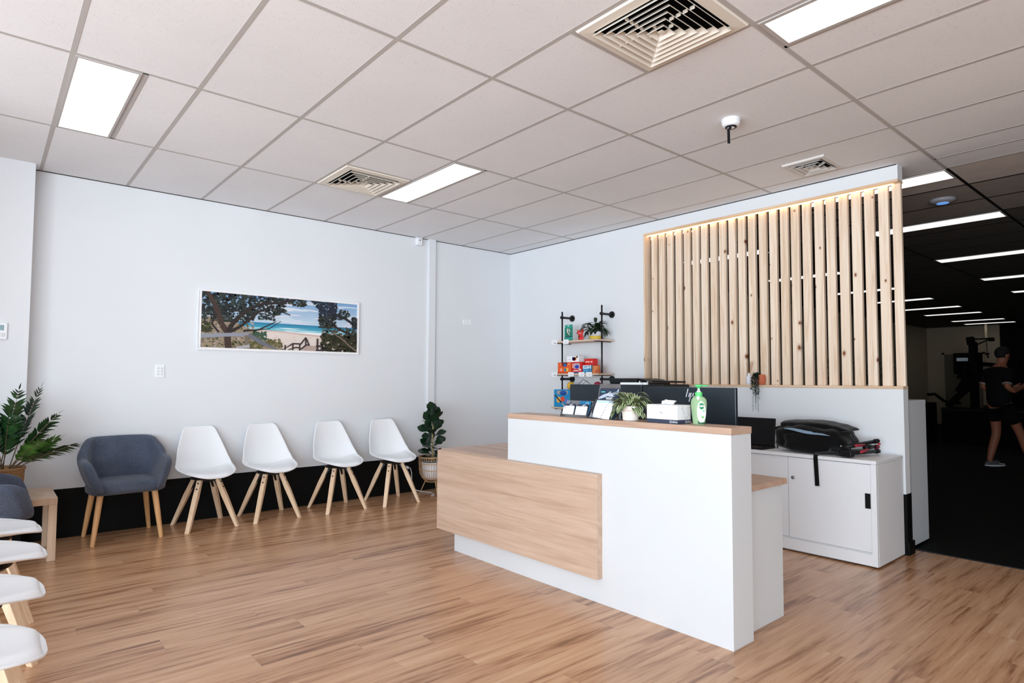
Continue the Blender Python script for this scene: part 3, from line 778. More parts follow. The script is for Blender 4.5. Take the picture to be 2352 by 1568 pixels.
# socket with a white plug and cord
t = thing('wall_socket', 'white wall socket low on the black wall band behind the end chair', 'socket', (3.435, YA-.005, .285))
MB().box(-.055, .055, -.008, 0, -.036, .036).build('plate', M['black'], t, bevel=.002)
t = thing('power_cord', 'white power cord plugged in low on the wall beside the potted fig', 'cord', (3.435, YA-.013, .285))
MB().tube([(0, 0, 0), (0, -.03, 0)], [.019, .017], 16).build('plug', M['plastic'], t, smooth=True)
base = [(0, -.03, 0), (.025, -.045, -.005), (.04, -.05, -.06), (.045, -.045, -.15), (.06, -.05, -.22), (.10, -.06, -.262), (.16, -.10, -.278), (.21, -.19, -.279), (.17, -.33, -.279), (.10, -.37, -.279)]
MB().tube(base, .0045, 8).build('cable', M['plastic'], t, smooth=True)

# ------------------------------------------------------------------ reception desk
DX, DY0, DY1, DD, DH = 2.49, -1.144, -3.409, .194, 1.062
def make_desk():
    t = thing('reception_desk', 'white reception desk with an oak look front panel and raised counter', 'reception desk', (DX, DY1, 0), .008)
    L = DY0-DY1
    yl = 1.652    # left end of the raised part
    MB().box(0, DD, 0, yl, 0, DH-.034).box(.0, .035, yl, L, 0, .72).build('front_wall', M['white'], t, bevel=.0015)
    MB().box(-.003, DD+.002, -.003, yl+.002, DH-.034, DH).build('counter_top', M['oak_top'], t, bevel=.0012)
    MB().box(-.048, 0, .812, 2.432, .146, .747).build('front_panel', M['oak_desk'], t, bevel=.0015)
    MB().box(DD, .66, .035, yl, .722, .752).box(-.001, .66, yl, 2.45, .722, .752).build('worktop', M['oak_top'], t, bevel=.0012)
    MB().box(DD, .635, .055, .09, 0, .722).build('side_panel', M['white'], t, bevel=.0015)
    MB().box(.03, .635, L-.032, L, 0, .722).build('end_panel', M['white'], t, bevel=.0015)
make_desk()
T = DH
def on_counter(x, y): return (x, y, T+.0005)

# ------- things on the counter
t = thing('card_holder', 'clear acrylic holder for two stacks of business cards at the left of the counter', 'card holder', on_counter(2.515, -2.335))
mb = MB(); mb.box(-.012, .075, -.118, .112, 0, .003).box(-.012, -.009, -.118, .112, 0, .018)
for y in (-.118, -.003, .109): mb.prism([(-.012, y, .003), (.075, y, .003), (.075, y, .09), (.055, y, .09)], (0, .003, 0))
mb.build('tray', M['acrylic'], t)
mb = MB(); mb.bar((.03, -.003, .003), (.062, -.003, .1), .225, .003, side=(1, 0, 0)); mb.build('back_rest', M['acrylic'], t)
def cards(y, lab, blue):
    t = thing('business_cards', lab, 'business cards', on_counter(2.510, y), 0, 'business card stacks')
    tilt = Matrix.Rotation(.30, 4, 'Y')
    MB().box(0, .006, -.045, .045, .016, .071, M=tilt).build('front_cards', M['paper'], t)
    m2 = MB().box(.0085, .018, -.044, .044, .016, .087, M=tilt); m2.build('dark_cards', C_(52, 62, 78), t)
    lg = MB(); lg.open = True
    for pts in ([(-.028, .074), (-.010, .085), (.006, .074)], [(-.002, .0745), (-.016, .081), (-.03, .0735)]):
        for i in range(2):
            (a, b), (c, d) = pts[i], pts[i+1]; lg.bar(tilt @ Vector((.0082, a, b)), tilt @ Vector((.0082, c, d)), .002, .0006, side=(1, 0, .3))
    lg.build('mountain_logo', M['paper'], t)
    ln = MB()
    for z, w in ((.060, .05), (.053, .035), (.030, .055), (.025, .048)): ln.box(-.0006, 0, .036-w, .036, z-.0006, z+.0006, M=tilt)
    ln.build('print_lines', C_(150, 156, 166), t)
    if blue:
        MB().box(.024, .027, -.046, .048, .02, .112, M=tilt).build('blue_card', C_(14, 112, 160), t)
        pa = [tilt @ Vector((.0236, -.018+.012*math.cos(a), .092+.011*math.sin(a))) for a in [PI*i/8 for i in range(9)]]
        MB().tube(pa, .0012, 5).build('arc_logo', M['paper'], t)
cards(-2.285, 'stack of white business cards with the pen leaning beside it', False)
cards(-2.393, 'stack of business cards with a blue card behind it, beside the brochure stand', True)
t = thing('pen', 'black and silver pen leaning in the card holder', 'pen', on_counter(2.505, -2.245))
p0, p1 = Vector((.028, -.035, .035)), Vector((.0, .066, .139)); d = p1-p0
MB().tube([p0, p0+d*.5], .004, 10).build('barrel', M['steel'], t, smooth=True); MB().tube([p0+d*.5, p0+d*.96], [.0042, .0036], 10).build('grip', M['black'], t, smooth=True); MB().tube([p0+d*.96, p0+d*1.03], [.002, .0008], 8).build('tip', M['steel'], t, smooth=True)

t = thing('brochure_stand', 'clear acrylic brochure stand on the counter left of the striped plant', 'brochure stand', on_counter(2.50, -2.58))
mb = MB(); mb.box(-.004, .11, -.1, .095, 0, .003)
mb.bar((.03, 0, .002), (.082, 0, .208), .16, .003, side=(1, 0, 0)); mb.bar((.078, -.0, .19), (.11, 0, .002), .16, .003, side=(1, 0, 0)); mb.prism([(-.004, .095, .003), (.055, .095, .003), (.075, .085, .115), (.05, .085, .115)], (0, .003, 0)); mb.prism([(-.004, -.1, .003), (.05, -.1, .003), (.055, -.1, .05)], (0, .003, 0))
mb.build('stand', M['acrylic'], t)
t = thing('brochure', 'navy leaflet showing a hand, standing in the clear brochure stand', 'brochure', on_counter(2.52, -2.585))
tl = Matrix.Rotation(.246, 4, 'Y')
MB().box(.004, .007, -.072, .074, .005, .188, M=tl).build('cover', C_(38, 52, 74), t)
mb = MB(); mb.open = True
Pn = lambda pts: [tl @ Vector((.0034, a, b)) for a, b in pts]
mb.poly(Pn([(.074, .120), (.074, .132), (.045, .148), (.02, .156), (-.02, .158), (-.045, .166), (-.072, .176), (-.072, .160), (-.05, .152), (-.03, .146), (-.05, .140), (-.02, .136), (.01, .140), (.035, .130)]))
mb.poly(Pn([(-.05, .155), (-.06, .178), (-.072, .186), (-.072, .168)]))
mb.build('hand_picture', C_(176, 188, 208), t)
lg = MB(); 
for i, (a, b) in enumerate([((.012, .150), (-.008, .168)), ((-.008, .168), (-.030, .136))]): lg.bar(tl @ Vector((.003, *a)), tl @ Vector((.003, *b)), .003, .0006, side=(1, 0, .25))
lg.box(.0028, .0033, -.032, .02, .127, .1315, M=tl).box(.0028, .0033, -.026, .014, .120, .1235, M=tl); lg.build('title_lines', M['paper'], t)
MB().box(.0028, .0033, .032, .062, .163, .168, M=tl).build('web_line', C_(96, 214, 222), t)
t = thing('leaflet_pad', 'white flyer sheets with curled bottoms in front of the navy leaflet', 'leaflets', on_counter(2.505, -2.575))
mb = MB()
def sheet(u, v):
    f = v; y = .062-.130*u; z = .006+.104*f; x = -.004+.03*f + .018*(1-f)**2*math.cos(PI*1.2*u) - .006
    y += (.028*(1-f)*(1-u)) + -.004*f + .002; z += -.004*(1-f)*u
    return Vector((x+.012, y, z))
mb.grid(sheet, 10, 8); mb.build('sheets', M['paper'], t, smooth=True, solid=.0035)
mb = MB(); mb.grid(lambda u, v: sheet(u*.96+.02, .86+v*.12)+Vector((-.0026, 0, 0)), 10, 2); mb.open = True; mb.build('pale_blue_heading', C_(186, 216, 232), t, smooth=True)
mb = MB(); mb.open = True
for i in range(7):
    u, v = .66-.015*i, .74-.115*i; mb.poly([sheet(u+a, v+b)+Vector((-.0026, 0, 0)) for a, b in ((-.03, -.022), (.035, -.022), (.035, .022), (-.03, .022))])
mb.build('print_blocks', C_(150, 156, 166), t)

def striped():
    t = thing('striped_plant', 'small plant with cream striped leaves in a ribbed cream pot on the counter', 'potted plant', on_counter(2.556, -2.748))
    pr = [(.040, 0), (.043, .004), (.047, .05), (.0475, .052), (.056, .060), (.060, .068), (.060, .082), (.0575, .084), (.054, .082), (.05, .075), (.004, .075)]
    mb = MB(); vs = []; n = 64
    fs = []
    for j, (r, z) in enumerate(pr):
        for k in range(n):
            rr = r*(1+(.022 if (k % 2 and 1 <= j <= 2) else 0)); vs.append((rr*math.cos(2*PI*k/n), rr*math.sin(2*PI*k/n), z))
    for j in range(len(pr)-1):
        for k in range(n): fs.append((j*n+k, j*n+(k+1) % n, (j+1)*n+(k+1) % n, (j+1)*n+k))
    fs.append(tuple(range(n-1, -1, -1))); fs.append(tuple((len(pr)-1)*n+k for k in range(n)))
    mb.add(vs, fs); mb.build('pot', M['cream_pot'], t)
    MB().lathe([(.052, .077), (.004, .079)], n=16).build('soil', M['soil'], t)
    R = random.Random(4); lf = MB(); sm = MB()
    cols = [(-1, 1), (-.78, 1), (-.2, 0), (.06, 1), (.72, 0), (1, 1)]
    for i in range(96):
        a = R.uniform(0, 2*PI); el = R.uniform(.15, 1.35); r0 = R.uniform(0, .03)
        st = Vector((r0*math.cos(a), r0*math.sin(a), .078)); d = Vector((math.cos(a)*math.cos(el), math.sin(a)*math.cos(el), math.sin(el)))
        L1 = R.uniform(.02, .075); q = st+d*L1; sm.tube([st, st+d*L1*.5+Vector((0, 0, .004)), q], .0014, 5)
        L = R.uniform(.05, .078); d2 = (d+Vector((math.cos(a), math.sin(a), 0))*.5).normalized()
        lf.leaf(q, d2, (0, 0, 1), L, L*R.uniform(.46, .66), R.uniform(.9, 2.4), .2, 7, 'oval', cols)
    for (dx, dy, dz) in ((-.02, .085, .06), (-.045, .075, .052), (.0, .095, .075), (-.02, .07, .085), (-.02, -.075, .06), (-.01, -.09, .05), (-.03, -.065, .075)):
        q = Vector((dx, dy, dz)); st = Vector((0, 0, .08)); sm.tube([st, (st+q)/2+Vector((0, 0, .035)), q], .0015, 5)
        for k in range(3):
            a = math.atan2(dy, dx)+(k-1)*.7; d = Vector((math.cos(a), math.sin(a), -.2-.3*k)); L = R.uniform(.045, .065); lf.leaf(q, d, (0, 0, 1), L, L*.42, 1.1, .15, 7, 'oval', cols)
    sm.build('stems', M['stem'], t, smooth=True); lf.build('foliage', [M['var_g'], M['var_w']], t, smooth=True)
striped()

t = thing('tissue_box', 'white marble patterned tissue box with a dark base stripe on the counter', 'tissue box', on_counter(2.513, -2.992), -.06)
MB().box(0, .115, -.102, .102, .021, .099).build('carton', M['marble'], t, bevel=.0015)
MB().box(-.0004, .1154, -.1024, .1024, 0, .021).build('base_stripe', C_(58, 66, 86, .35), t, bevel=.0012)
text('brand_script', 'Quilton', .017, facing_west(-.001, -.078, .0105), M['paper'], t, shear=.2)
text('brand_script', 'Quilton', .017, Matrix(((1, 0, 0, .092), (0, 0, -1, -.103), (0, 1, 0, .0105), (0, 0, 0, 1))), M['paper'], t, shear=.2)
MB().box(.035, .08, -.07, .07, .0985, .0995).build('slot', C_(206, 210, 218), t)
mb = MB()
def tis(u, v):
    return Vector((.055+.020*math.sin(3.2*u*PI)*(.4+v)+.004*v, .045-.085*u*(1+.12*v), .0985+v*(.016+.012*math.sin(u*PI*1.1+.3)+.016*max(0, u-.55))))
mb.grid(tis, 24, 5); mb.build('tissue', M['paper'], t, smooth=True, solid=.0008)

def soap():
    t = thing('soap_dispenser', 'green pump bottle of liquid hand wash at the right of the counter', 'soap dispenser', on_counter(2.568, -3.185), .38)
    pr = [(.028, 0), (.031, .003), (.032, .02), (.0365, .06), (.0405, .10), (.0405, .118), (.0375, .132), (.030, .142), (.019, .148), (.017, .150)]
    tm = NT('green_soap'); tm.b.inputs['Base Color'].default_value = sr(182, 218, 172); tm.b.inputs['Transmission Weight'].default_value = .35; tm.b.inputs['IOR'].default_value = 1.2
    tm.rough(.12)
    MB().lathe(pr, n=32, sx=.60, sy=1).build('bottle', tm.m, t, smooth=True)
    MB().lathe([(.0175, .147), (.0185, .149), (.0185, .168), (.017, .170)], n=24).build('collar', C_(92, 206, 118, .4), t, smooth=False)
    MB().lathe([(.011, .170), (.011, .176), (.006, .177), (.006, .194)], n=16).build('neck', M['plastic'], t)
    hd = MB(); hd.lathe([(.006, .188), (.010, .194), (.019, .2), (.021, .205), (.017, .209), (.004, .210)], n=20); hd.bar((0, -.008, .205), (0, -.050, .203), .012, .008, .008, .006); hd.build('pump_head', C_(84, 200, 122, .4), t, smooth=True)
    MB().lathe([(.0085, .118), (.0085, .148)], n=12, c=(-.0145, -.0, 0)).build('dip_tube', M['plastic'], t, smooth=True)
    # label sheet hugging the front face
    def rad(z):
        for (r0, z0), (r1, z1) in zip(pr, pr[1:]):
            if z0 <= z <= z1: return r0+(r1-r0)*(z-z0)/(z1-z0+1e-9)
        return .03
    def surf(y, z, o=.0012):
        r = rad(z)+o; q = max(0, 1-(y/r)**2); return Vector((-.60*r*math.sqrt(q)-o, y, z))
    def patch(fn, nu=12, nv=10, off=.0012): 
        m2 = MB(); m2.grid(lambda u, v: surf(*fn(u, v), off), nu, nv); m2.open = True; return m2
    def oval(cy, cz, ry, rz, k=1): return lambda u, v: (cy+ry*v*math.cos(2*PI*u), cz+rz*v*math.sin(2*PI*u))
    patch(oval(-.016, .067, .021, .056), 36, 6, .0008).build('label', M['paper'], t, smooth=True)
    patch(oval(-.018, .098, .0125, .017), 24, 5, .0013).build('green_oval', C_(18, 132, 72), t, smooth=True)
    patch(lambda u, v: (-.004-.028*u, .094+.0085*v), 8, 2, .0017).build('white_band', M['paper'], t, smooth=True)
    text('brand', 'Dettol', .0095, facing_west(surf(-.018, .098, .0024).x-.0032, -.018, .0985), C_(16, 110, 60), t)
    patch(lambda u, v: (-.022-.010*u, .070+.006*v), 4, 2, .0013).build('teal_tab', C_(70, 186, 152), t)
    patch(lambda u, v: (-.006-.013*u, .0715+.0012*v), 4, 1, .0013).build('small_print', C_(150, 160, 160), t)
    al = MB(); al.open = True
    for a in (-.9, -.4, 0, .5, .95):
        c = (-.022, .036); tip = (c[0]-.014*math.sin(a), c[1]+.018*math.cos(a)); n = (math.cos(a)*.0024, math.sin(a)*.0024)
        al.poly([surf(*p, .0016) for p in ((c[0]-n[0], c[1]-n[1]), tip, (c[0]+n[0], c[1]+n[1]))])
    al.build('aloe_picture', C_(110, 186, 92), t)
    patch(lambda u, v: (.001-.034*u, .006+(.016 if u < .12 else .008)*v), 12, 2, .0014).build('dark_corner', C_(10, 78, 44), t, smooth=True)
soap()

# ------- monitors behind the counter
def monitor(y0, y1, ztop, lab, hp):
    yc = (y0+y1)/2; w = (y0-y1)/2
    t = thing('monitor', lab, 'computer monitor', (3.02, yc, .753), 0, 'computer monitors behind the counter')
    mt = M['monitor']
    zt = ztop-.753
    MB().box(-.012, .012, -w, w, zt-.372, zt).build('housing', mt, t, bevel=.004)
    MB().box(.0122, .0135, -w+.006, w-.006, zt-.35, zt-.008).build('screen', M['black'], t)
    MB().box(-.03, -.012, -.1, .1, zt-.30, zt-.16).build('rear_hump', mt, t, bevel=.006)
    MB().box(-.055, -.028, -.03, .03, .01, zt-.2).build('stand_neck', M['black'], t, bevel=.004)
    MB().box(-.13, .10, -.12, .12, 0, .012).build('stand_base', M['black'], t, bevel=.004)
    if hp:
        lg = MB(); lg.open = True; y = -2.83-yc; z = 1.216-.753
        def slant(yb, zb, h, w=.0075): k = -.30; lg.poly([(-.0128, yb, zb), (-.0128, yb-w, zb), (-.0128, yb-w+k*h, zb+h), (-.0128, yb+k*h, zb+h)])
        slant(y+.015, z-.024, .050); slant(y-.004, z-.024, .026); slant(y-.006, z-.052, .054); slant(y-.030, z-.024, .026); slant(y-.026, z+.002-.026, .008, .02)
        lg.build('hp_logo', M['steel_white'], t)
tm = NT('monitor_back'); tm.b.inputs['Base Color'].default_value = (.009, .018, .027, 1); M['monitor'] = tm.rough(.33, 0, .6)  # blue of the window reflection put into the base colour
M['steel_white'] = plain('logo_silver', sr(214, 216, 222), .35, .2)
monitor(-1.835, -2.484, 1.262, 'black computer monitor seen from behind, left one behind the striped plant', False)
monitor(-2.494, -3.146, 1.252, 'black computer monitor seen from behind with slanted silver logo bars', True)
t = thing('light_bar', 'slim white rounded bar resting along the top of the left monitor', 'bar', (2.985, -2.44, 1.2625))
MB().box(-.015, .015, -.108, .108, 0, .016).build('body', M['plastic'], t, bevel=.0075, seg=3)
MB().box(-.0165, -.014, -.09, -.07, .005, .009).build('mark', C_(150, 150, 156), t)
t = thing('desk_phone', 'black desk phone peeking above the tissue box in front of the big monitor', 'telephone', (2.80, -3.0, .753))
MB().prism([(-.05, -.10, 0), (.06, -.10, 0), (.06, -.10, .08), (-.05, -.10, .16)], (0, .18, 0)).build('base', M['black'], t, bevel=.004)
MB().box(-.06, -.01, -.09, -.04, .16, .40).build('tall_handset', M['black'], t, bevel=.01)
MB().box(-.0615, -.0595, -.075, -.055, .384, .388).build('mark', C_(170, 176, 184), t)

# ------------------------------------------------------------------ white steel cabinets under the screen
def cabinet(y0, lab):
    """y0 = right end (towards the gym); 1.2 m long"""
    t = thing('sliding_door_cabinet', lab, 'cabinet', (4.452, y0, 0), 0, 'low white sliding door cabinets')
    D, L, Hc = .535, 1.2, .74
    b = MB().box(.03, D, 0, L, .012, Hc-.026).box(0, .03, 0, .034, .012, Hc-.026).box(0, .03, L-.034, L, .012, Hc-.026).box(-.0, .03, .034, L-.034, .012, .095)
    b.build('body', M['white_metal'], t, bevel=.0015)
    MB().box(-.003, D, -.003, L, Hc-.025, Hc).build('top', M['white_metal'], t, bevel=.0025)
    MB().box(.004, .02, .034, L-.034, .096, .104).build('door_track', M['white'], t)
    for k, (a, c, x) in enumerate(((.036, .612, .006), (.60, L-.036, .018))):
        d = MB().box(x, x+.011, a, c, .105, Hc-.03).build('door', M['white_metal'], t, bevel=.0015)
        yy = a+.004 if k == 0 else c-.042
        MB().box(x-.0015, x+.004, yy, yy+.036, .405, .51).build('handle_recess', M['black'], d, bevel=.001)
        if k == 0:
            MB().tube([(x+.002, c-.035, .558), (x-.007, c-.035, .558)], [.013, .012], 20).tube([(x-.007, c-.035, .558), (x-.013, c-.035, .558)], [.008, .007], 16).build('lock', M['steel'], d, smooth=False)
cabinet(-3.373, 'low white sliding door cabinet with the black backpack on top')
cabinet(-2.166, 'low white cabinet mostly hidden behind the desk, under the printer')

t = thing('storage_unit', 'white panelled unit standing behind the end of the screen wall', 'storage unit', (5.13, -3.352, 0))
MB().box(0, .50, 0, .02, .02, 1.145).build('end_panel', M['white'], t, bevel=.001)
MB().box(0, .50, .02, 1.1, .02, 1.125).build('carcass', M['gym_wall'], t)
MB().box(0, .50, .02, 1.1, 1.125, 1.145).build('top', M['white'], t)
for z in (.08, 1.10): MB().tube([(.485, -.003, z), (.485, .003, z)], .005, 10).build('screw', M['steel'], t)
def rear_plant(x, y, s, seed, lab):
    t = thing('potted_plant', lab, 'potted plant', (x, y, 1.146), 0, 'plants behind the timber screen')
    MB().lathe([(.05, 0), (.06, .01), (.068, .12), (.064, .12), (.06, .1), (.004, .1)], n=20).build('pot', M['ceramic'], t, smooth=True)
    R = random.Random(seed); lf = MB()
    for i in range(26):
        a = R.uniform(0, 6.28); el = R.uniform(.4, 1.4); d = Vector((math.cos(a)*math.cos(el), math.sin(a)*math.cos(el), math.sin(el))); q = Vector((0, 0, .1))
        L1 = R.uniform(.05, .3)*s; lf.tube([q, q+d*L1], .002, 4); lf.leaf(q+d*L1, d, (0, 0, 1), .11*s, .05*s, 1.0, .2, 5, 'oval')
    lf.build('foliage', M['lily'], t, smooth=True)
rear_plant(5.40, -3.02, .7, 2, 'dark leafy plant glimpsed behind the last gaps of the timber screen')
rear_plant(5.38, -2.70, .85, 3, 'leafy plant in a white pot glimpsed behind the middle right gaps of the screen')

# ------------------------------------------------------------------ backpack, tripod, laptop, printer
def backpack():
    t = thing('backpack', 'black camera backpack lying on the low white cabinet, strap hanging over the edge', 'backpack', (4.69, -2.872, .7405))
    R = random.Random(8)
    def e(v, p): return math.copysign(abs(v)**p, v)
    ph0 = [R.uniform(0, 6) for _ in range(8)]
    def wob(x, y, z): return .006*math.sin(23*y+ph0[0])+.006*math.sin(31*x+27*z+ph0[1])+.005*math.sin(57*z+19*y+ph0[2])+.004*math.sin(71*y-33*z+ph0[3])
    def blob(cx, cy, cz, a, b, c, px, py, pz, skew=0, n=36, m=20, wb=1):
        vs = []; fs = []
        for j in range(m+1):
            th = PI*j/m
            for k in range(n):
                f = 2*PI*k/n; r = e(math.sin(th), px); x = a*r*e(math.cos(f), py); y = b*r*e(math.sin(f), py); z = -c*e(math.cos(th), pz)
                w = 1+wob(x, y, z)*9*wb
                z2 = z*(1 - skew*max(0, -y/b)**2*.4)
                vs.append((cx+x*w, cy+y*w, max(0.0005, cz+z2*w)))
        for j in range(m):
            for k in range(n): fs.append((j*n+k, j*n+(k+1) % n, (j+1)*n+(k+1) % n, (j+1)*n+k))
        return vs, fs
    mb = MB(); mb.add(*blob(.0, .0, .112, .165, .262, .114, .55, .5, .55, .5)); mb.build('body', M['black_fabric'], t, smooth=True, sub=1)
    mb = MB(); mb.add(*blob(.02, .0, .196, .14, .250, .050, .55, .5, .6, 1.5)); mb.build('harness_panel', M['black_fabric'], t, smooth=True, sub=1)
    mb = MB(); mb.add(*blob(-.13, .01, .078, .055, .19, .072, .6, .5, .6, .3)); mb.build('front_pocket', M['black_fabric'], t, smooth=True, sub=1)
    li = MB(); li.open = True; rows = []
    for i in range(15):
        f = i/14; y = .17-.34*f; z = .182-.022*f-.016*f*f+.003*math.sin(f*9); w = .020*math.sin(PI*min(1, f*1.02+.02))**.6+.001
        rows.append(((-.160-.012*math.sin(PI*f), y, z+w*.5), (-.172-.012*math.sin(PI*f), y, z-w*.5)))
    li.add([p for r in rows for p in r], [(2*i, 2*i+1, 2*i+3, 2*i+2) for i in range(14)])
    li.build('pale_blue_lining', C_(126, 150, 172, .7), t, smooth=True)
    st = MB(); pts = [(-.12, -.06, .035), (-.19, -.09, .012), (-.2372, -.097, .004), (-.2435, -.098, -.012), (-.2435, -.102, -.10), (-.2435, -.107, -.222)]
    for i in range(len(pts)-1): st.bar(pts[i], pts[i+1], .0035, .030, side=(0, 1, 0))
    st.build('strap', M['black_fabric'], t)
    bk = MB(); bk.bar((-.05, .215, .185), (-.06, .285, .165), .05, .035); bk.bar((-.03, .23, .14), (-.04, .285, .13), .06, .025); bk.bar((-.06, .262, .155), (-.08, .275, .05), .022, .008); bk.bar((-.08, .268, .06), (-.09, .262, .012), .012, .006)
    bk.build('side_buckles', M['black'], t, bevel=.004)
    b2 = MB(); b2.bar((-.02, -.245, .17), (.0, -.282, .10), .03, .012); b2.bar((-.06, -.245, .10), (-.05, -.275, .04), .03, .012); b2.bar((.02, -.23, .18), (.03, -.265, .14), .02, .02); b2.build('end_straps', M['black'], t, bevel=.004)
    MB().box(-.074, -.072, -.02, .03, .243, .247).build('badge', C_(120, 124, 130), t)
backpack()
def tripod():
    t = thing('folded_tripod', 'folded black tripod with red clamps lying beside the backpack', 'tripod', (4.56, -3.16, .7405), 0)
    A = lambda x, y, z: Vector((x, y, z))
    legs = [((-.02, .04, .065), (.28, -.10, .108)), ((-.03, -.0, .03), (.36, -.075, .024)), ((.0, .055, .028), (.33, .0, .026))]
    for a, b in legs:
        a, b = A(*a), A(*b)
        l = MB().tube([a, a+(b-a)*.92], [.0150, .0140], 14).build('leg', M['black_metal'], t, smooth=True)
        MB().tube([a+(b-a)*.90, b], [.0175, .0165], 14).build('foot', M['black'], l, smooth=True)
        MB().tube([b, b+(b-a).normalized()*.012], [.010, .007], 10).build('red_tip', C_(190, 24, 40, .4), l, smooth=True)
    for a, b in (((.03, -.03, .082), (.13, -.06, .083)), ((.03, -.065, .036), (.115, -.085, .054))):
        a, b = A(*a), A(*b); MB().tube([a, a+(b-a)*.1, b], [.005, .0095, .0095], 10).build('red_clamp', C_(168, 40, 56, .45), t, smooth=True)
    MB().tube([(.12, -.065, .066), (.20, -.075, .066), (.205, -.075, .066), (.285, -.082, .062)], [.017, .017, .013, .013], 14).build('centre_column', M['black'], t, smooth=True)
    MB().tube([(.27, -.088, .062), (.30, -.09, .062)], [.018, .016], 14).build('column_knob', C_(96, 16, 34, .45), t, smooth=True)
    MB().tube([(.285, -.10, .09), (.30, -.104, .083)], [.008, .008], 10).build('red_ring', C_(214, 28, 40, .4), t, smooth=True)
    hd = MB(); hd.box(-.085, -.02, -.045, .03, .008, .05); hd.bar((-.11, .04, .022), (-.06, .0, .03), .022, .022); hd.bar((-.03, -.02, .05), (-.02, .05, .075), .024, .028); hd.ball((-.045, -.03, .03), .026); hd.build('head', M['black'], t, bevel=.005)
    MB().tube([(-.028, .04, .075), (-.030, .046, .079)], .008, 10).build('steel_knob', M['steel'], t)
tripod()
t = thing('laptop', 'black laptop open on the low white cabinet at the edge of the counter', 'laptop', (4.56, -2.362, .7405), 0)
MB().box(-.075, .15, -.178, .178, 0, .018).build('base', M['black'], t, bevel=.004)
MB().box(-.06, .03, -.165, .165, .0178, .0186).build('keyboard', C_(14, 14, 16), t)
lid = MB().box(0, .009, -.173, .173, 0, .225, M=Matrix.Translation((.142, 0, .018)) @ Matrix.Rotation(.12, 4, 'Y')).build('lid', M['black'], t, bevel=.004)
MB().box(-.0006, .0002, -.164, .164, .012, .217, M=Matrix.Translation((.142, 0, .018)) @ Matrix.Rotation(.12, 4, 'Y')).build('screen', plain('dark_screen', (.003, .003, .004, 1), .45, 0, .2), lid)
MB().box(-.0766, -.0748, .11, .13, .006, .010).build('mark', C_(170, 170, 174), t)
def printer():
    t = thing('printer', 'black office printer with a document feeder behind the monitors', 'printer', (4.47, -1.245, .741))
    MB().box(0, .46, -.37, .33, 0, .475).build('body', M['printer'], t, bevel=.02, seg=3)
    MB().box(.02, .44, -.36, .325, .478, .515).build('scanner_lid', M['printer'], t, bevel=.01)
    MB().box(.06, .42, -.02, .322, .515, .572).build('feeder', M['printer'], t, bevel=.016, seg=3)
    MB().prism([(.08, -.02, .515), (.08, -.02, .57), (.08, -.10, .560), (.08, -.17, .525), (.08, -.17, .515)], (.32, 0, 0)).build('feeder_tray', M['black'], t, bevel=.003)
    MB().box(.08, .40, -.33, -.17, .540, .556, M=Matrix.Rotation(.03, 4, 'X')).build('paper_tray', M['black'], t, bevel=.004)
    MB().box(.079, .083, -.05, -.036, .528, .545).build('white_tab', M['paper'], t); MB().tube([(.078, -.135, .535), (.0835, -.135, .535)], .010, 14).build('grey_button', C_(170, 176, 190), t)
    MB().box(-.012, .0, -.18, .12, .39, .45).build('control_panel', M['black'], t, bevel=.004)
M['printer'] = plain('printer_charcoal', (.009, .012, .015, 1), .5, 0, .3)
printer()

# ------------------------------------------------------------------ timber screen
def screen():
    t = thing('timber_screen', 'knotty pine slatted screen with a warm light strip along its top', 'slatted screen', (XB, YE, OB))
    O = lambda x0, x1, y0, y1, z0, z1: (x0-XB, x1-XB, y0-YE, y1-YE, z0-OB, z1-OB)
    xs = 5.062; xe = 5.097
    MB().box(*O(XB-.006, XB+.105, YE-.002, -1.0, OB, OB+.021)).build('sill', M['pine_edge'], t, bevel=.001)
    MB().box(*O(XB-.004, XB+.105, YE-.001, -1.0, OT-.020, OT)).build('head_board', M['pine_edge'], t, bevel=.001)
    MB().box(*O(XB-.003, XB+.105, -1.019, -1.0, OB+.021, OT-.02)).build('jamb', M['pine'], t, bevel=.001)
    for k in range(24):
        y1 = -1.056 - k*.0986; y0 = y1-.069
        if k == 23: y0 = YE+.001; 
        wv = random.uniform(-.0035, .0035)
        if k == 23: wv = 0
        MB().box(*O(xs+random.uniform(-.001, .001), xe, y0+wv, y1+wv, OB+.021, OT-.02)).build('slat', M['pine'], t, bevel=.0015)
    MB().box(*O(5.042, 5.053, YE+.045, -1.022, OT-.0285, OT-.0202)).build('light_strip', M['led'], t)
def pine_edge():
    t = NT('pine_edge'); v = t.coords((1, .05, 1)); t.col(t.ramp(t.noise(v, 30, 3), [(.35, sr(206, 172, 138)), (.65, sr(232, 206, 178))])); return t.rough(.55)
M['pine_edge'] = pine_edge()
screen()
ZS = OB+.0215
t = thing('reed_diffuser', 'white reed diffuser bottle with thin sticks on the screen ledge', 'reed diffuser', (5.026, -2.150, ZS))
MB().lathe([(.024, 0), (.026, .004), (.027, .06), (.020, .078), (.0135, .084), (.0135, .105), (.010, .105)], n=24).build('bottle', M['ceramic'], t, smooth=True)
mb = MB(); R = random.Random(2)
for k in range(9):
    a = R.uniform(0, 6.28); mb.tube([(0, 0, .06), (.014*math.cos(a), .045*math.sin(a), .19+R.uniform(0, .03))], .0013, 5)
mb.build('reeds', M['brown'], t)
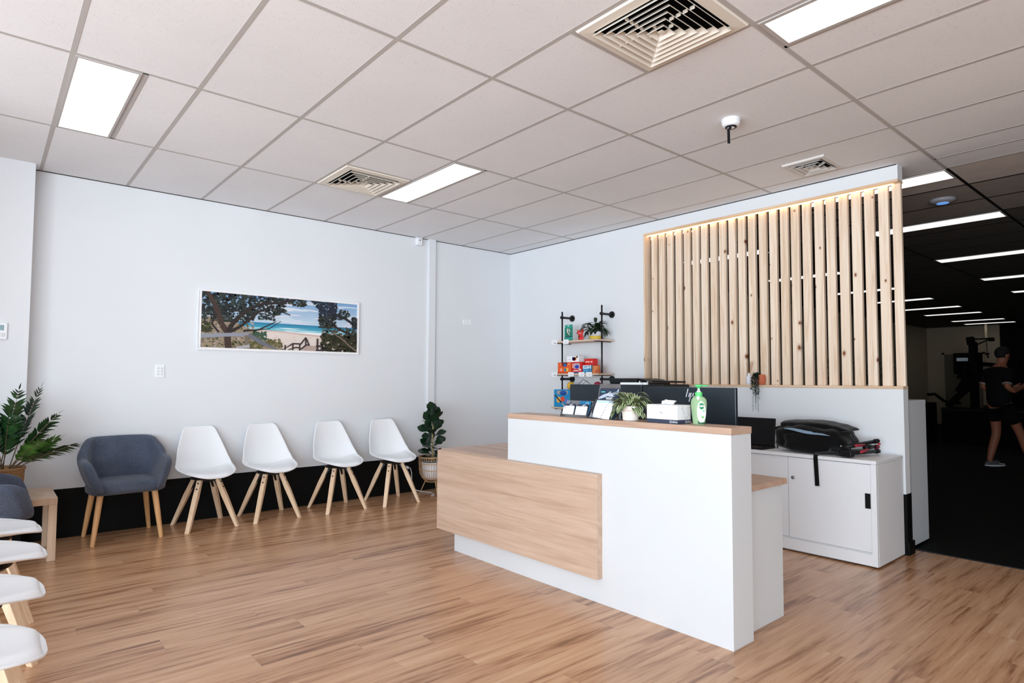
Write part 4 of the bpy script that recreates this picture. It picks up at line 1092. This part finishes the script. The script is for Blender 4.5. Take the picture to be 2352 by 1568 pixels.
def pot_with_trail():
    t = thing('trailing_plant', 'terracotta pot with a long trailing string plant on the screen ledge', 'potted plant', (5.022, -2.263, ZS))
    MB().lathe([(.026, 0), (.034, .004), (.040, .03), (.041, .06), (.037, .084), (.032, .092), (.029, .09), (.030, .078), (.003, .077)], n=30).build('pot', M['terracotta'], t, smooth=True)
    MB().lathe([(.03, .08), (.003, .084)], n=14).build('soil', M['soil'], t)
    R = random.Random(6); sm = MB(); lf = MB()
    ends = [(.045, .09, -.235), (.02, .05, -.215), (-.004, -.01, -.245), (.014, .02, -.16), (.03, .05, -.10), (.0, -.005, -.13), (.05, .06, -.04), (-.008, -.0, -.07), (.035, .03, -.06), (.01, .0, -.10), (.055, .03, .0), (.04, .0, .01), (.02, -.01, -.02), (.03, .02, .02), (.045, .04, .03)]
    for (dy, sp, ez) in ends:
        y0 = R.uniform(.0, .03); y1 = dy+R.uniform(-.004, .004); x1 = -.046-R.uniform(0, .024)
        pts = [Vector((-.01, y0, .085)), Vector((x1*.75, (y0+y1)/2+.005, .105+R.uniform(-.01, .012))), Vector((x1, y1, .06)), Vector((x1-.004, y1+R.uniform(-.004, .004), min(.04, ez*.5))), Vector((x1-.002, y1+R.uniform(-.006, .006), ez))]
        sm.tube(pts, .0011, 5)
        L = sum((pts[i+1]-pts[i]).length for i in range(4)); nl = int(L/.0052)
        for i in range(nl):
            f = i/nl*4; k = min(3, int(f)); p = pts[k].lerp(pts[k+1], f-k)
            if p.z < -.09 and i % 2: continue
            a = R.uniform(0, 6.28); d = Vector((math.cos(a), math.sin(a), R.uniform(-.8, .3))); s = R.uniform(.013, .021)*(1 if p.z > -.08 else .75)
            lf.leaf(p, d, (0, 0, 1), s, s*.55, .5, .2, 3, 'oval')
    sm.build('stems', M['string'], t); lf.build('foliage', M['string'], t, smooth=True)
pot_with_trail()

# ------------------------------------------------------------------ wall shelf
XP = 4.83
SH = [1.735, 1.366, .985]      # tops of the shelves
t = thing('wall_shelf', 'black pipe wall shelf with pale oak boards left of the timber screen', 'wall shelf', (XP, -.27, 0))
yl, yr = .031+.27, -.571+.27
for y in (yl, yr):
    u = MB().tube([(0, y, .62), (0, y, 2.085 if y > 0 else 2.112)], .0095, 14).build('upright', M['black_metal'], t, smooth=True)
    for z in (2.018, 1.303):
        MB().tube([(-.014, y, z), (XB-XP-.012, y, z)], .0125, 14).tube([(-.018, y, z), (.014, y, z)], .0175, 14).build('bracket_arm', M['black_metal'], u)
        MB().tube([(XB-XP-.014, y, z), (XB-XP-.0005, y, z)], [.036, .038], 28).build('wall_flange', M['black_metal'], u)
for z in SH:
    MB().box(-.115, .15, -.615+.27, .092+.27, z-.018, z).build('board', M['oak_shelf'], t, bevel=.001)
    for y in (yl, yr): MB().box(-.118, .14, y-.010, y+.010, z-.026, z-.0185).build('shelf_support', M['black_metal'], t)
def ptag(y, z, lab, w=.085, h=.048):
    t = thing('price_tag', lab, 'price tag', (4.7149, y, z+.012), 0, 'price tags on the wall shelf')
    MB().box(-.0016, 0, -w/2, w/2, -h, .002).build('card', M['paper'], t)
    m = MB()
    for k in range(3): m.box(-.0022, -.0015, -w*.32, w*(.1+.08*k), -.016-.008*k-.001, -.016-.008*k+.001)
    m.build('print_lines', C_(168, 172, 180), t)
ptag(.045, SH[0], 'white price tag at the left end of the top shelf', .09); ptag(-.14, SH[0], 'white price tag under the teal packet on the top shelf')
ptag(.045, SH[1], 'white price tag at the left end of the middle shelf', .09); ptag(-.218, SH[1], 'white price tag right of the orange box on the middle shelf'); ptag(-.378, SH[1], 'white price tag under the red and blue box on the middle shelf'); ptag(-.487, SH[1], 'white price tag under the orange tape rolls on the middle shelf')

def carton(name, lab, x, y0, y1, z, h, d, col, group='boxes and packets on the wall shelf', cat='box'):
    t = thing(name, lab, cat, (x, (y0+y1)/2, z+.0005), 0, group); w = (y0-y1)/2
    MB().box(0, d, -w, w, 0, h).build('carton', col, t, bevel=.0012); t['_w'] = w
    return t, w
# top shelf
t, w = carton('teal_packet', 'teal hanging packet with a curved insole picture on the top shelf', 4.745, -.095, -.205, SH[0], .182, .012, C_(34, 150, 128))
MB().box(-.0012, .0002, -w+.006, w-.006, .05, .142).build('dark_window', C_(20, 106, 84), t)
mb = MB(); mb.open = True
mb.poly([(-.0018, a, b) for a, b in ((.024, .135), (.004, .14), (-.002, .12), (.006, .10), (-.02, .075), (-.03, .06), (-.008, .068), (.016, .09), (.026, .112))]); mb.build('insole_picture', C_(206, 196, 186), t)
mb = MB(); mb.open = True; mb.poly([(-.0018, a, b) for a, b in ((-.008, .138), (-.026, .13), (-.03, .10), (-.018, .085), (-.012, .11))]); mb.build('second_insole', C_(196, 206, 202), t)
MB().box(-.0013, .0002, -w, w, .040, .049).build('navy_stripe', C_(20, 50, 84), t); MB().box(-.0013, .0002, -.014, .014, .166, .173).build('hang_hole', M['paper'], t)
t, w = carton('teal_packet', 'second teal packet just behind and left of the insole packet', 4.762, -.072, -.19, SH[0], .155, .012, C_(70, 190, 172))
MB().box(-.0012, .0002, -w, w, .02, .035).build('stripe', C_(30, 120, 110), t)
def pouch():
    t = thing('red_pouch', 'red crinkled foil pouch in the middle of the top shelf', 'packet', (4.765, -.325, SH[0]+.0005), 0, 'boxes and packets on the wall shelf')
    mb = MB()
    def f(u, v):
        w = .034+.010*v+.006*math.sin(v*9); yy = (2*u-1)*w; x = .016*math.sin(PI*u)*(1-v**2)
        return Vector((-x+.003*math.sin(u*20+v*7), yy+.010*v, .115*v+.008*math.sin(u*14)*v**3))
    mb.grid(f, 14, 10); mb.build('bag', C_(206, 34, 26, .35), t, smooth=True, solid=.004)
    mb = MB(); mb.open = True
    m1 = Vector((-.004, 0, 0)); mb.poly([f(u, v)+m1 for u, v in ((.3, .28), (.75, .28), (.75, .45), (.3, .45))]); mb.build('dark_label', C_(40, 26, 22), t)
    mb = MB(); mb.open = True; 
    for a in (.3, .55): mb.poly([f(u, v)+m1 for u, v in ((a, .62), (a+.14, .62), (a+.12, .78), (a+.02, .78))])
    mb.build('pale_marks', C_(240, 216, 206), t)
    mb = MB(); mb.grid(lambda u, v: Vector((.004+.01*u, .036+.038*v, .078+.018*u+.006*math.sin(6*v))), 4, 4); mb.build('side_flap', C_(206, 34, 26, .35), t, smooth=True, solid=.003)
pouch()
def lily():
    t = thing('shelf_plant', 'dark leafy plant in a yellow and white pot on the top shelf', 'potted plant', (4.885, -.435, SH[0]+.0005))
    MB().lathe([(.055, 0), (.066, .01), (.076, .045)], n=28, cap=True).build('yellow_base', C_(226, 194, 74, .45), t, smooth=True)
    MB().lathe([(.0755, .045), (.082, .09), (.080, .095), (.074, .088), (.004, .085)], n=28, cap=True).build('white_rim', M['ceramic'], t, smooth=True)
    R = random.Random(9); sm = MB(); lf = MB()
    for i in range(36):
        a = i*2.4; el = R.uniform(.35, 1.3); d = Vector((math.cos(a)*math.cos(el)*.6-.12, math.sin(a)*math.cos(el), math.sin(el))).normalized(); q = Vector((0, 0, .085)); L1 = R.uniform(.03, .11)
        sm.tube([q, q+d*L1], .0022, 5); L = R.uniform(.10, .15); lf.leaf(q+d*L1, (d+Vector((d.x, d.y, 0))*.5), (0, 0, 1), L, L*.5, R.uniform(1.2, 2.6), .2, 8, 'lance')
    lf.leaf((0, .02, .2), (-.2, 1, .15), (0, 0, 1), .19, .03, .9, .2, 8, 'lance'); sm.tube([(0, 0, .085), (0, .01, .16), (0, .02, .2)], .002, 5)
    lf.leaf((-.02, -.02, .19), (-.5, -.25, .9), (0, -1, .2), .11, .07, 1.2, .2, 7, 'oval'); sm.tube([(0, 0, .085), (-.02, -.02, .19)], .002, 5)
    lf.leaf((0, -.115, .13), (.1, -.5, -.6), (1, 0, 0), .11, .04, .9, .2, 7, 'oval'); sm.tube([(0, 0, .085), (0, -.07, .15), (0, -.115, .13)], .002, 5)
    sm.build('stems', M['lily'], t); lf.build('foliage', M['lily'], t, smooth=True)
lily()
# middle shelf
def dots(t, items, x=-.0012):
    for (y, z, r, c, nm) in items:
        MB().tube([(x, y, z), (.0005, y, z)], r, 20).build(nm, C_(*c), t)
t, w = carton('orange_box', 'orange box with a blue ball showing in its cut-out, left on the middle shelf', 4.745, .018, -.192, SH[1], .126, .10, C_(228, 92, 34))
MB().prism([(-.0014, .052, .126), (-.0014, -.048, .126), (-.0014, -.036, .085), (-.0014, .034, .078)], (.0016, 0, 0)).build('cut_out', C_(112, 34, 24), t)
MB().ball((.012, -.010, .094), .033, sx=.5).build('ball', C_(22, 104, 186), t, smooth=True)
dots(t, [(.052, .042, .017, (242, 172, 150), 'pink_dot'), (-.012, .040, .019, (52, 130, 160), 'blue_dot'), (-.044, .042, .021, (238, 186, 84), 'yellow_dot')])
MB().box(-.0012, .0002, .03, .07, .100, .108).box(-.0012, .0002, -.085, -.05, .100, .108).build('pale_print', C_(244, 186, 160), t); MB().box(-.0014, .0002, -w, w, .0, .016).build('red_foot', C_(206, 70, 30), t)
t, w = carton('ball_box', 'white box printed with coloured balls standing on top of the red boxes', 4.755, -.115, -.300, SH[1]+.1275, .066, .08, M['paper'])
dots(t, [(-.010, .036, .021, (50, 66, 130), 'blue_dot'), (-.026, .034, .023, (216, 52, 40), 'red_dot'), (-.046, .040, .018, (244, 180, 130), 'orange_dot'), (-.066, .056, .011, (26, 26, 34), 'black_dot')])
MB().box(-.0012, .0002, .03, .075, .03, .034).box(-.0012, .0002, .04, .075, .022, .025).build('print_lines', C_(180, 184, 196), t)
t, w = carton('red_blue_box', 'red window box with a deep blue ball inside, middle shelf', 4.746, -.204, -.355, SH[1], .1265, .09, C_(204, 34, 28))
MB().box(-.0012, .0002, -.042, .046, .05, .112).build('window', C_(196, 170, 178), t); MB().ball((.004, .0, .074), .034, sx=.25, sy=1.2, sz=.75).build('ball', C_(24, 60, 176), t, smooth=True)
MB().box(-.0014, .0002, -.02, .05, .024, .036).box(-.0014, .0002, -.062, -.03, .03, .05).box(-.0014, .0002, .054, .066, .06, .11).build('pale_print', C_(240, 208, 200), t)
MB().box(-.0016, .0002, -w, w, 0, .014).build('blue_foot', C_(44, 90, 150), t)
t, w = carton('red_box', 'red box at the back, topmost of the pair right of the blue ball box', 4.80, -.345, -.475, SH[1]+.0905, .072, .07, C_(212, 36, 28))
MB().box(-.0012, .0002, -.012, .05, .030, .043).box(-.0012, .0002, -.05, -.026, .028, .044).build('pale_print', C_(244, 204, 196), t)
t, w = carton('red_box', 'dark red box at the back under the topmost red box', 4.797, -.345, -.500, SH[1], .09, .08, C_(186, 26, 26))
MB().box(-.0012, .0002, -.04, .03, .058, .070).build('pale_print', C_(236, 170, 164), t)
t, w = carton('blue_white_box', 'small pale blue box with a large 2 in front of the red boxes', 4.742, -.372, -.492, SH[1], .088, .045, C_(72, 150, 196))
MB().box(-.0012, .0002, -w, w, .052, .088).build('pale_top', C_(206, 228, 240), t)
text('number', '2', .066, facing_west(-.002, -.034, .058), C_(34, 62, 96), t); MB().box(-.0016, .0002, -.008, .05, .066, .075).box(-.0016, .0002, -w, -.01, .014, .024).build('print_lines', C_(60, 100, 140), t)
def roll(lab, y, x, z, r, h, c):
    t = thing('tape_roll', lab, 'tape roll', (x, y, z+.0005), 0, 'orange tape rolls')
    MB().lathe([(r, 0), (r, h), (r*.62, h), (r*.62, 0)], n=32, cap=False).build('tape', C_(*c), t); MB().lathe([(r*.62, .001), (r*.62, h-.001), (r*.56, h-.001), (r*.56, .001)], n=28, cap=False).build('core', C_(190, 150, 110), t)
roll('orange brown tape roll at the bottom of the stack of two', -.535, 4.775, SH[1], .042, .042, (206, 122, 62)); roll('orange brown tape roll on top of the stack of two', -.538, 4.775, SH[1]+.0425, .042, .040, (204, 118, 60)); roll('small dark orange tape roll beside the stack of two rolls', -.612+.02, 4.742, SH[1], .028, .034, (176, 78, 34))
# bottom shelf
t, w = carton('blue_ball_box', 'bright blue box printed with coloured circles, beside the left monitor', 4.74, .075, -.185, SH[2], .198, .13, C_(20, 140, 196))
MB().box(-.0012, .0002, -.09, .08, .145, .185).build('cut_out', C_(168, 156, 150), t); MB().ball((.006, -.02, .160), .05, sx=.3, sz=.6, sy=1.3).build('ball_inside', C_(24, 76, 160), t, smooth=True)
dots(t, [(.055, .082, .034, (232, 178, 84), 'yellow_circle'), (-.012, .090, .031, (222, 76, 44), 'red_circle'), (-.076, .066, .032, (96, 116, 196), 'violet_circle'), (-.118, .088, .012, (40, 160, 130), 'green_circle')])
t = thing('spiky_ball', 'yellow massage ball sitting on top of the bright blue box', 'ball', (4.80, -.135, SH[2]+.1985))
MB().ball((0, 0, .044), .0445, n=32, m=22, fn=lambda d: 1+.03*math.sin(14*d.x)*math.sin(14*d.y)*math.sin(14*d.z)).build('ball', C_(228, 180, 60), t, smooth=True)
t = thing('wire_rack', 'small steel wire rack peeking above the left monitor', 'wire rack', (4.80, -.345, SH[2]+.0005))
MB().tube([(0, .09, 0), (0, .09, .26), (0, .02, .318), (0, -.09, .26), (0, -.12, 0)], .003, 6).tube([(.05, .06, 0), (.05, .06, .27), (.05, .02, .30), (.05, -.06, .25), (.05, -.09, 0)], .002, 6).build('wire', M['black_metal'], t)
t = thing('magenta_ball', 'dark pink ball just showing above the left monitor', 'ball', (4.80, -.535, SH[2]+.0005))
MB().lathe([(.05, 0), (.05, .19), (.03, .20)], n=20).build('stand', M['paper'], t); MB().ball((0, 0, .245), .046).build('ball', C_(150, 40, 70), t, smooth=True)

# ------------------------------------------------------------------ inside the dark gym
t = thing('wall_screen', 'dark wall mounted box with a small lit display on the far gym wall', 'screen', (18.0, -.81, 0))
MB().box(0, .25, -.27, .27, 1.48, 2.0).build('housing', M['gym_dark'], t, bevel=.01)
MB().box(-.006, .002, -.03, .20, 1.80, 1.88).build('display', emit('dim_display', (.25, .45, .6, 1), .07), t)
MB().box(.25, 4.19, -.06, .0, 1.7, 1.8).build('wall_arm', M['gym_dark'], t)
t = thing('rowing_machine', 'black upright exercise machine with a slanted rail in front of the far gym wall', 'exercise machine', (17, -1.0, 0))
MB().bar((0, -.17, .02), (0, -.17, 2.2), .15, .12).build('post', M['gym_dark'], t)
MB().bar((0, -.14, 2.14), (0, -.12, 2.32), .22, .12).build('post_cap', M['gym_dark'], t)
MB().bar((0, -.14, 2.27), (0, -.52, 2.27), .04, .03).bar((0, -.2, 2.12), (0, -.46, 2.25), .025, .025).bar((0, -.46, 2.25), (0, -.56, 2.25), .09, .08).build('top_arm', M['gym_dark'], t)
rl = MB().bar((-.05, .34, .72), (-.05, -.34, 1.46), .14, .12).build('slanted_rail', M['gym_dark'], t)
MB().bar((-.08, .10, 1.05), (-.08, -.10, 1.40), .20, .16).bar((-.1, .05, 1.35), (-.1, -.08, 1.62), .2, .16).build('drive_unit', M['gym_dark'], t)
MB().tube([(0, .75, .98), (0, .6, 1.0), (0, .42, .84), (0, .30, .80), (0, .1, .8)], .035, 8).build('handle', M['gym_dark'], t, smooth=True)
MB().box(-.3, .3, -.5, .4, 0, .05).build('base', M['gym_dark'], t)
def bench(name, lab, x, y0, y1, z, d, mark=None):
    t = thing(name, lab, 'gym box', (x, (y0+y1)/2, 0), 0, 'black boxes on the gym floor'); w = (y0-y1)/2
    MB().box(0, d, -w, w, .0, z).build('body', M['gym_dark'], t, bevel=.012)
    MB().box(-.01, .02, -w-.01, w+.01, z-.06, z-.02).build('edge_band', M['black'], t)
    if mark: text('marking', mark, .16, facing_west(-.004, w-.2, z-.35), C_(60, 60, 60), t)
bench('plyo_box', 'long black low box along the far gym wall', 16.0, -.78, -2.2, .72, .6)
bench('plyo_box', 'black gym box with a faint 24+ marking near the white panelled unit', 15.2, -.12, -.75, .84, .6, '24+')
bench('plyo_box', 'black low platform box on the gym floor left of the marked box', 15.6, 1.0, -.05, .76, .7)
t = thing('pull_cord', 'thin cord with a small handle hanging from the far gym ceiling', 'cord', (21.6, -.47, 0))
MB().box(-.03, .03, -.03, .03, 2.55, 2.955).build('ceiling_box', M['gym_wall'], t); MB().tube([(0, 0, 2.56), (0, -.01, 2.10)], .008, 6).build('cord', M['gym_dark'], t); MB().box(-.02, .02, -.06, .04, 2.08, 2.12).bar((0, -.01, 2.08), (0, -.03, 1.98), .04, .03).build('handle', M['gym_dark'], t)
t = thing('wall_plate', 'small dark plate on the gym left wall', 'wall plate', (19.2, YA-.013, 1.72))
MB().box(-.05, .05, -.012, 0, -.07, .07).build('plate', M['plastic'], t); MB().box(-.03, .03, -.02, -.011, -.05, -.02).build('switch', M['gym_dark'], t)

# the person walking in the gym
def skin(name, pts, edges, rad, mat, parent, sub=2):
    me = bpy.data.meshes.new(name); me.from_pydata(pts, edges, []); me.materials.append(mat)
    o = bpy.data.objects.new(name, me); COL.objects.link(o); o.parent = parent
    k = o.modifiers.new('skin', 'SKIN'); k.use_smooth_shade = True
    for i, v in enumerate(me.skin_vertices[0].data):
        r = rad[i]; v.radius = r if isinstance(r, tuple) else (r, r); v.use_root = (i == 0)
    u = o.modifiers.new('sub', 'SUBSURF'); u.levels = sub; u.render_levels = sub
    return o
def person():
    # local frame: faces +y, right hand side +x
    ang = math.atan2(-.645, .764) - PI/2
    t = thing('person', 'person in a dark T-shirt and shorts walking in the gym, forearms raised in front', 'person', (11.50, -2.70, 0), ang)
    sk = plain('skin_tone', sr(150, 92, 66), .6); sh = plain('tshirt_black', (.006, .006, .007, 1), .85, 0, .1); st = plain('shorts_black', (.004, .004, .005, 1), .85, 0, .1)
    pts = [(0, -.02, .95), (0, -.01, 1.15), (0, -.01, 1.36), (0, .0, 1.48), (0, .03, 1.56), (0, .06, 1.64), (0, .075, 1.71), (0, .07, 1.78)]
    rad = [(.15, .11), (.15, .11), (.17, .115), (.10, .08), (.055, .06), (.068, .08), (.074, .092), (.055, .07)]
    ed = [(i, i+1) for i in range(7)]
    def chain(start, ps, rs):
        k = start
        for p, r in zip(ps, rs):
            pts.append(p); rad.append(r); ed.append((k, len(pts)-1)); k = len(pts)-1
    # legs: near leg (left, -x) back and straight, far leg stepping forward
    chain(0, [(-.10, -.02, .88), (-.11, .02, .52), (-.11, -.05, .30), (-.11, -.11, .09), (-.11, -.01, .035), (-.11, .09, .03)], [.085, .062, .058, .038, .036, .03])
    chain(0, [(.10, .04, .88), (.11, .20, .52), (.11, .27, .30), (.11, .36, .09), (.11, .45, .035), (.11, .55, .03)], [.085, .062, .058, .038, .036, .03])
    for s in (-1, 1):
        chain(3, [(s*.17, -.02, 1.45), (s*.235, -.08, 1.22), (s*.23, .02, 1.16), (s*.12, .22, 1.20), (s*.06, .30, 1.22)], [.055, .046, .040, .030, .026])
        w = len(pts)-1
        for f in range(4): chain(w, [(s*(.045-.004*f), .345, 1.245-.018*f), (s*(.02-.004*f), .375, 1.24-.018*f)], [.0095, .0085])
        chain(w, [(s*.05, .325, 1.262), (s*.03, .35, 1.275)], [.0105, .009])
    skin('body', pts, ed, rad, sk, t)
    # face on the head: nose, ears, eyes, mouth
    MB().prism([(-.014, .155, 1.675), (.014, .155, 1.675), (0, .182, 1.672), (0, .158, 1.715)], (0, -.02, 0)).build('nose', sk, t, smooth=True)
    for s in (-1, 1):
        MB().ball((s*.080, .06, 1.69), .03, sx=.4, sy=.8, n=12, m=8).build('ear', sk, t, smooth=True)
        MB().ball((s*.030, .143, 1.712), .011, n=10, m=8).build('eye', C_(30, 26, 24), t, smooth=True)
    MB().box(-.024, .024, .14, .153, 1.642, 1.648).build('mouth', C_(110, 56, 50), t)
    MB().ball((0, .055, 1.735), .095, sx=.93, sy=1.08, sz=1.05, n=24, m=14, fn=lambda d: 1 if d.z > -.15 or d.y < .1 else .72).build('hair', C_(16, 12, 10, .8), t, smooth=True)
    q = [(0, -.02, .86), (0, -.01, 1.12), (0, -.01, 1.34), (0, 0, 1.47), (0, .015, 1.52)]; r = [(.20, .145), (.19, .145), (.21, .15), (.13, .105), (.075, .08)]; e2 = [(0, 1), (1, 2), (2, 3), (3, 4)]
    for s in (-1, 1):
        n = len(q); q += [(s*.18, -.02, 1.445), (s*.225, -.07, 1.27)]; r += [.078, .074]; e2 += [(3, n), (n, n+1)]
    skin('t_shirt', q, e2, r, sh, t)
    q = [(0, -.02, 1.02), (-.10, -.03, .88), (-.112, .0, .66), (.10, .03, .88), (.112, .13, .66)]; r = [(.19, .14), .125, .112, .125, .112]
    skin('shorts', q, [(0, 1), (1, 2), (0, 3), (3, 4)], r, st, t)
    for s in (-1, 1): MB().tube([(s*.225-.0, -.07, 1.262), (s*.222, -.067, 1.274)], .062, 16).build('sleeve_stripe', C_(150, 150, 150), t)
    for s, y in ((-1, -.11), (1, .36)):
        x = s*.11
        b = MB().ball((x, y+.085, .052), 1, sx=.052, sy=.155, sz=.05, n=20, m=12, fn=lambda d: 1 if d.z < 0 else (.62 if d.y > .45 else 1.0))
        so = b.build('shoe', C_(84, 84, 88), t, smooth=True)
        MB().ball((x, y+.088, .022), 1, sx=.056, sy=.162, sz=.022, n=20, m=8).build('sole', C_(220, 220, 222), so, smooth=True)
        MB().bar((x-.045, y+.11, .06), (x-.035, y+.2, .045), .02, .01).bar((x+.045, y+.11, .06), (x+.035, y+.2, .045), .02, .01).build('pale_flash', C_(196, 198, 200), so)
person()

# ------------------------------------------------------------------ daylight, added uplights and camera
def area(name, loc, rot, sx, sy, power, col):
    l = bpy.data.lights.new(name, 'AREA'); l.shape = 'RECTANGLE'; l.size = sx; l.size_y = sy; l.energy = power; l.color = col
    o = bpy.data.objects.new(name, l); COL.objects.link(o); o.location = loc; o.rotation_euler = rot; return o
area('window_daylight_corner', (-6.6, -7.4, 1.35), (PI/2, 0, -.90), 7.0, 2.5, 600, (.80, .915, 1))
area('window_daylight_left', (-9.0, -4.6, 1.5), (PI/2, 0, -PI/2), 6.0, 3.0, 160, (.80, .915, 1))
area('window_daylight_rear', (-3.7, -12.5, 1.25), (PI/2, 0, -.30), 4.5, 2.5, 420, (.80, .915, 1))
area('ceiling_fill_left', (-6.6, -4.8, -.25), (PI*.8, 0, -PI/2), 9.0, 3.0, 640, (.88, .945, 1))  # added uplight below floor level, brightens the ceiling
area('ceiling_fill_rear', (-.5, -12.2, -.25), (PI*.8, 0, -.1), 7.0, 3.0, 220, (.86, .94, 1))  # second added uplight for the ceiling, from the rear
w = bpy.data.worlds.new('outdoors'); SC.world = w; w.use_nodes = True
bg = w.node_tree.nodes['Background']; bg.inputs[0].default_value = (.86, .93, 1, 1); bg.inputs[1].default_value = 1.3

cd = bpy.data.cameras.new('camera'); cam = bpy.data.objects.new('camera', cd); COL.objects.link(cam); SC.camera = cam
f_px, yaw, pitch, roll_ = 1411.724, .701386, .048663, .004738
cx, cy = 1159.295, 802.928
fw = Vector((math.cos(pitch)*math.sin(yaw), math.cos(pitch)*math.cos(yaw), math.sin(pitch)))
rt0 = Vector((math.cos(yaw), -math.sin(yaw), 0)); up0 = rt0.cross(fw)
rt = rt0*math.cos(roll_)+up0*math.sin(roll_); up = -rt0*math.sin(roll_)+up0*math.cos(roll_)
m = Matrix((rt, up, -fw)).transposed().to_4x4(); m.translation = Vector((-.287383, -4.991248, 1.292684))
cam.matrix_world = m
cd.sensor_fit = 'HORIZONTAL'; cd.sensor_width = 36; cd.lens = f_px/2352*36
cd.shift_x = (1176-cx)/2352; cd.shift_y = (cy-784)/2352
cd.clip_start = .05; cd.clip_end = 100
SC.view_settings.view_transform = 'Standard'; SC.view_settings.look = 'None'; SC.view_settings.exposure = -.07
SC.cycles.max_bounces = 8; SC.cycles.diffuse_bounces = 5; SC.cycles.glossy_bounces = 3; SC.cycles.transparent_max_bounces = 12; SC.cycles.transmission_bounces = 4
SC.cycles.caustics_reflective = False; SC.cycles.caustics_refractive = False
SC.cycles.sample_clamp_indirect = 4
SC.cycles.use_adaptive_sampling = True; SC.cycles.adaptive_threshold = .03; SC.cycles.use_light_tree = True
try: SC.cycles.use_denoising = True
except Exception: pass
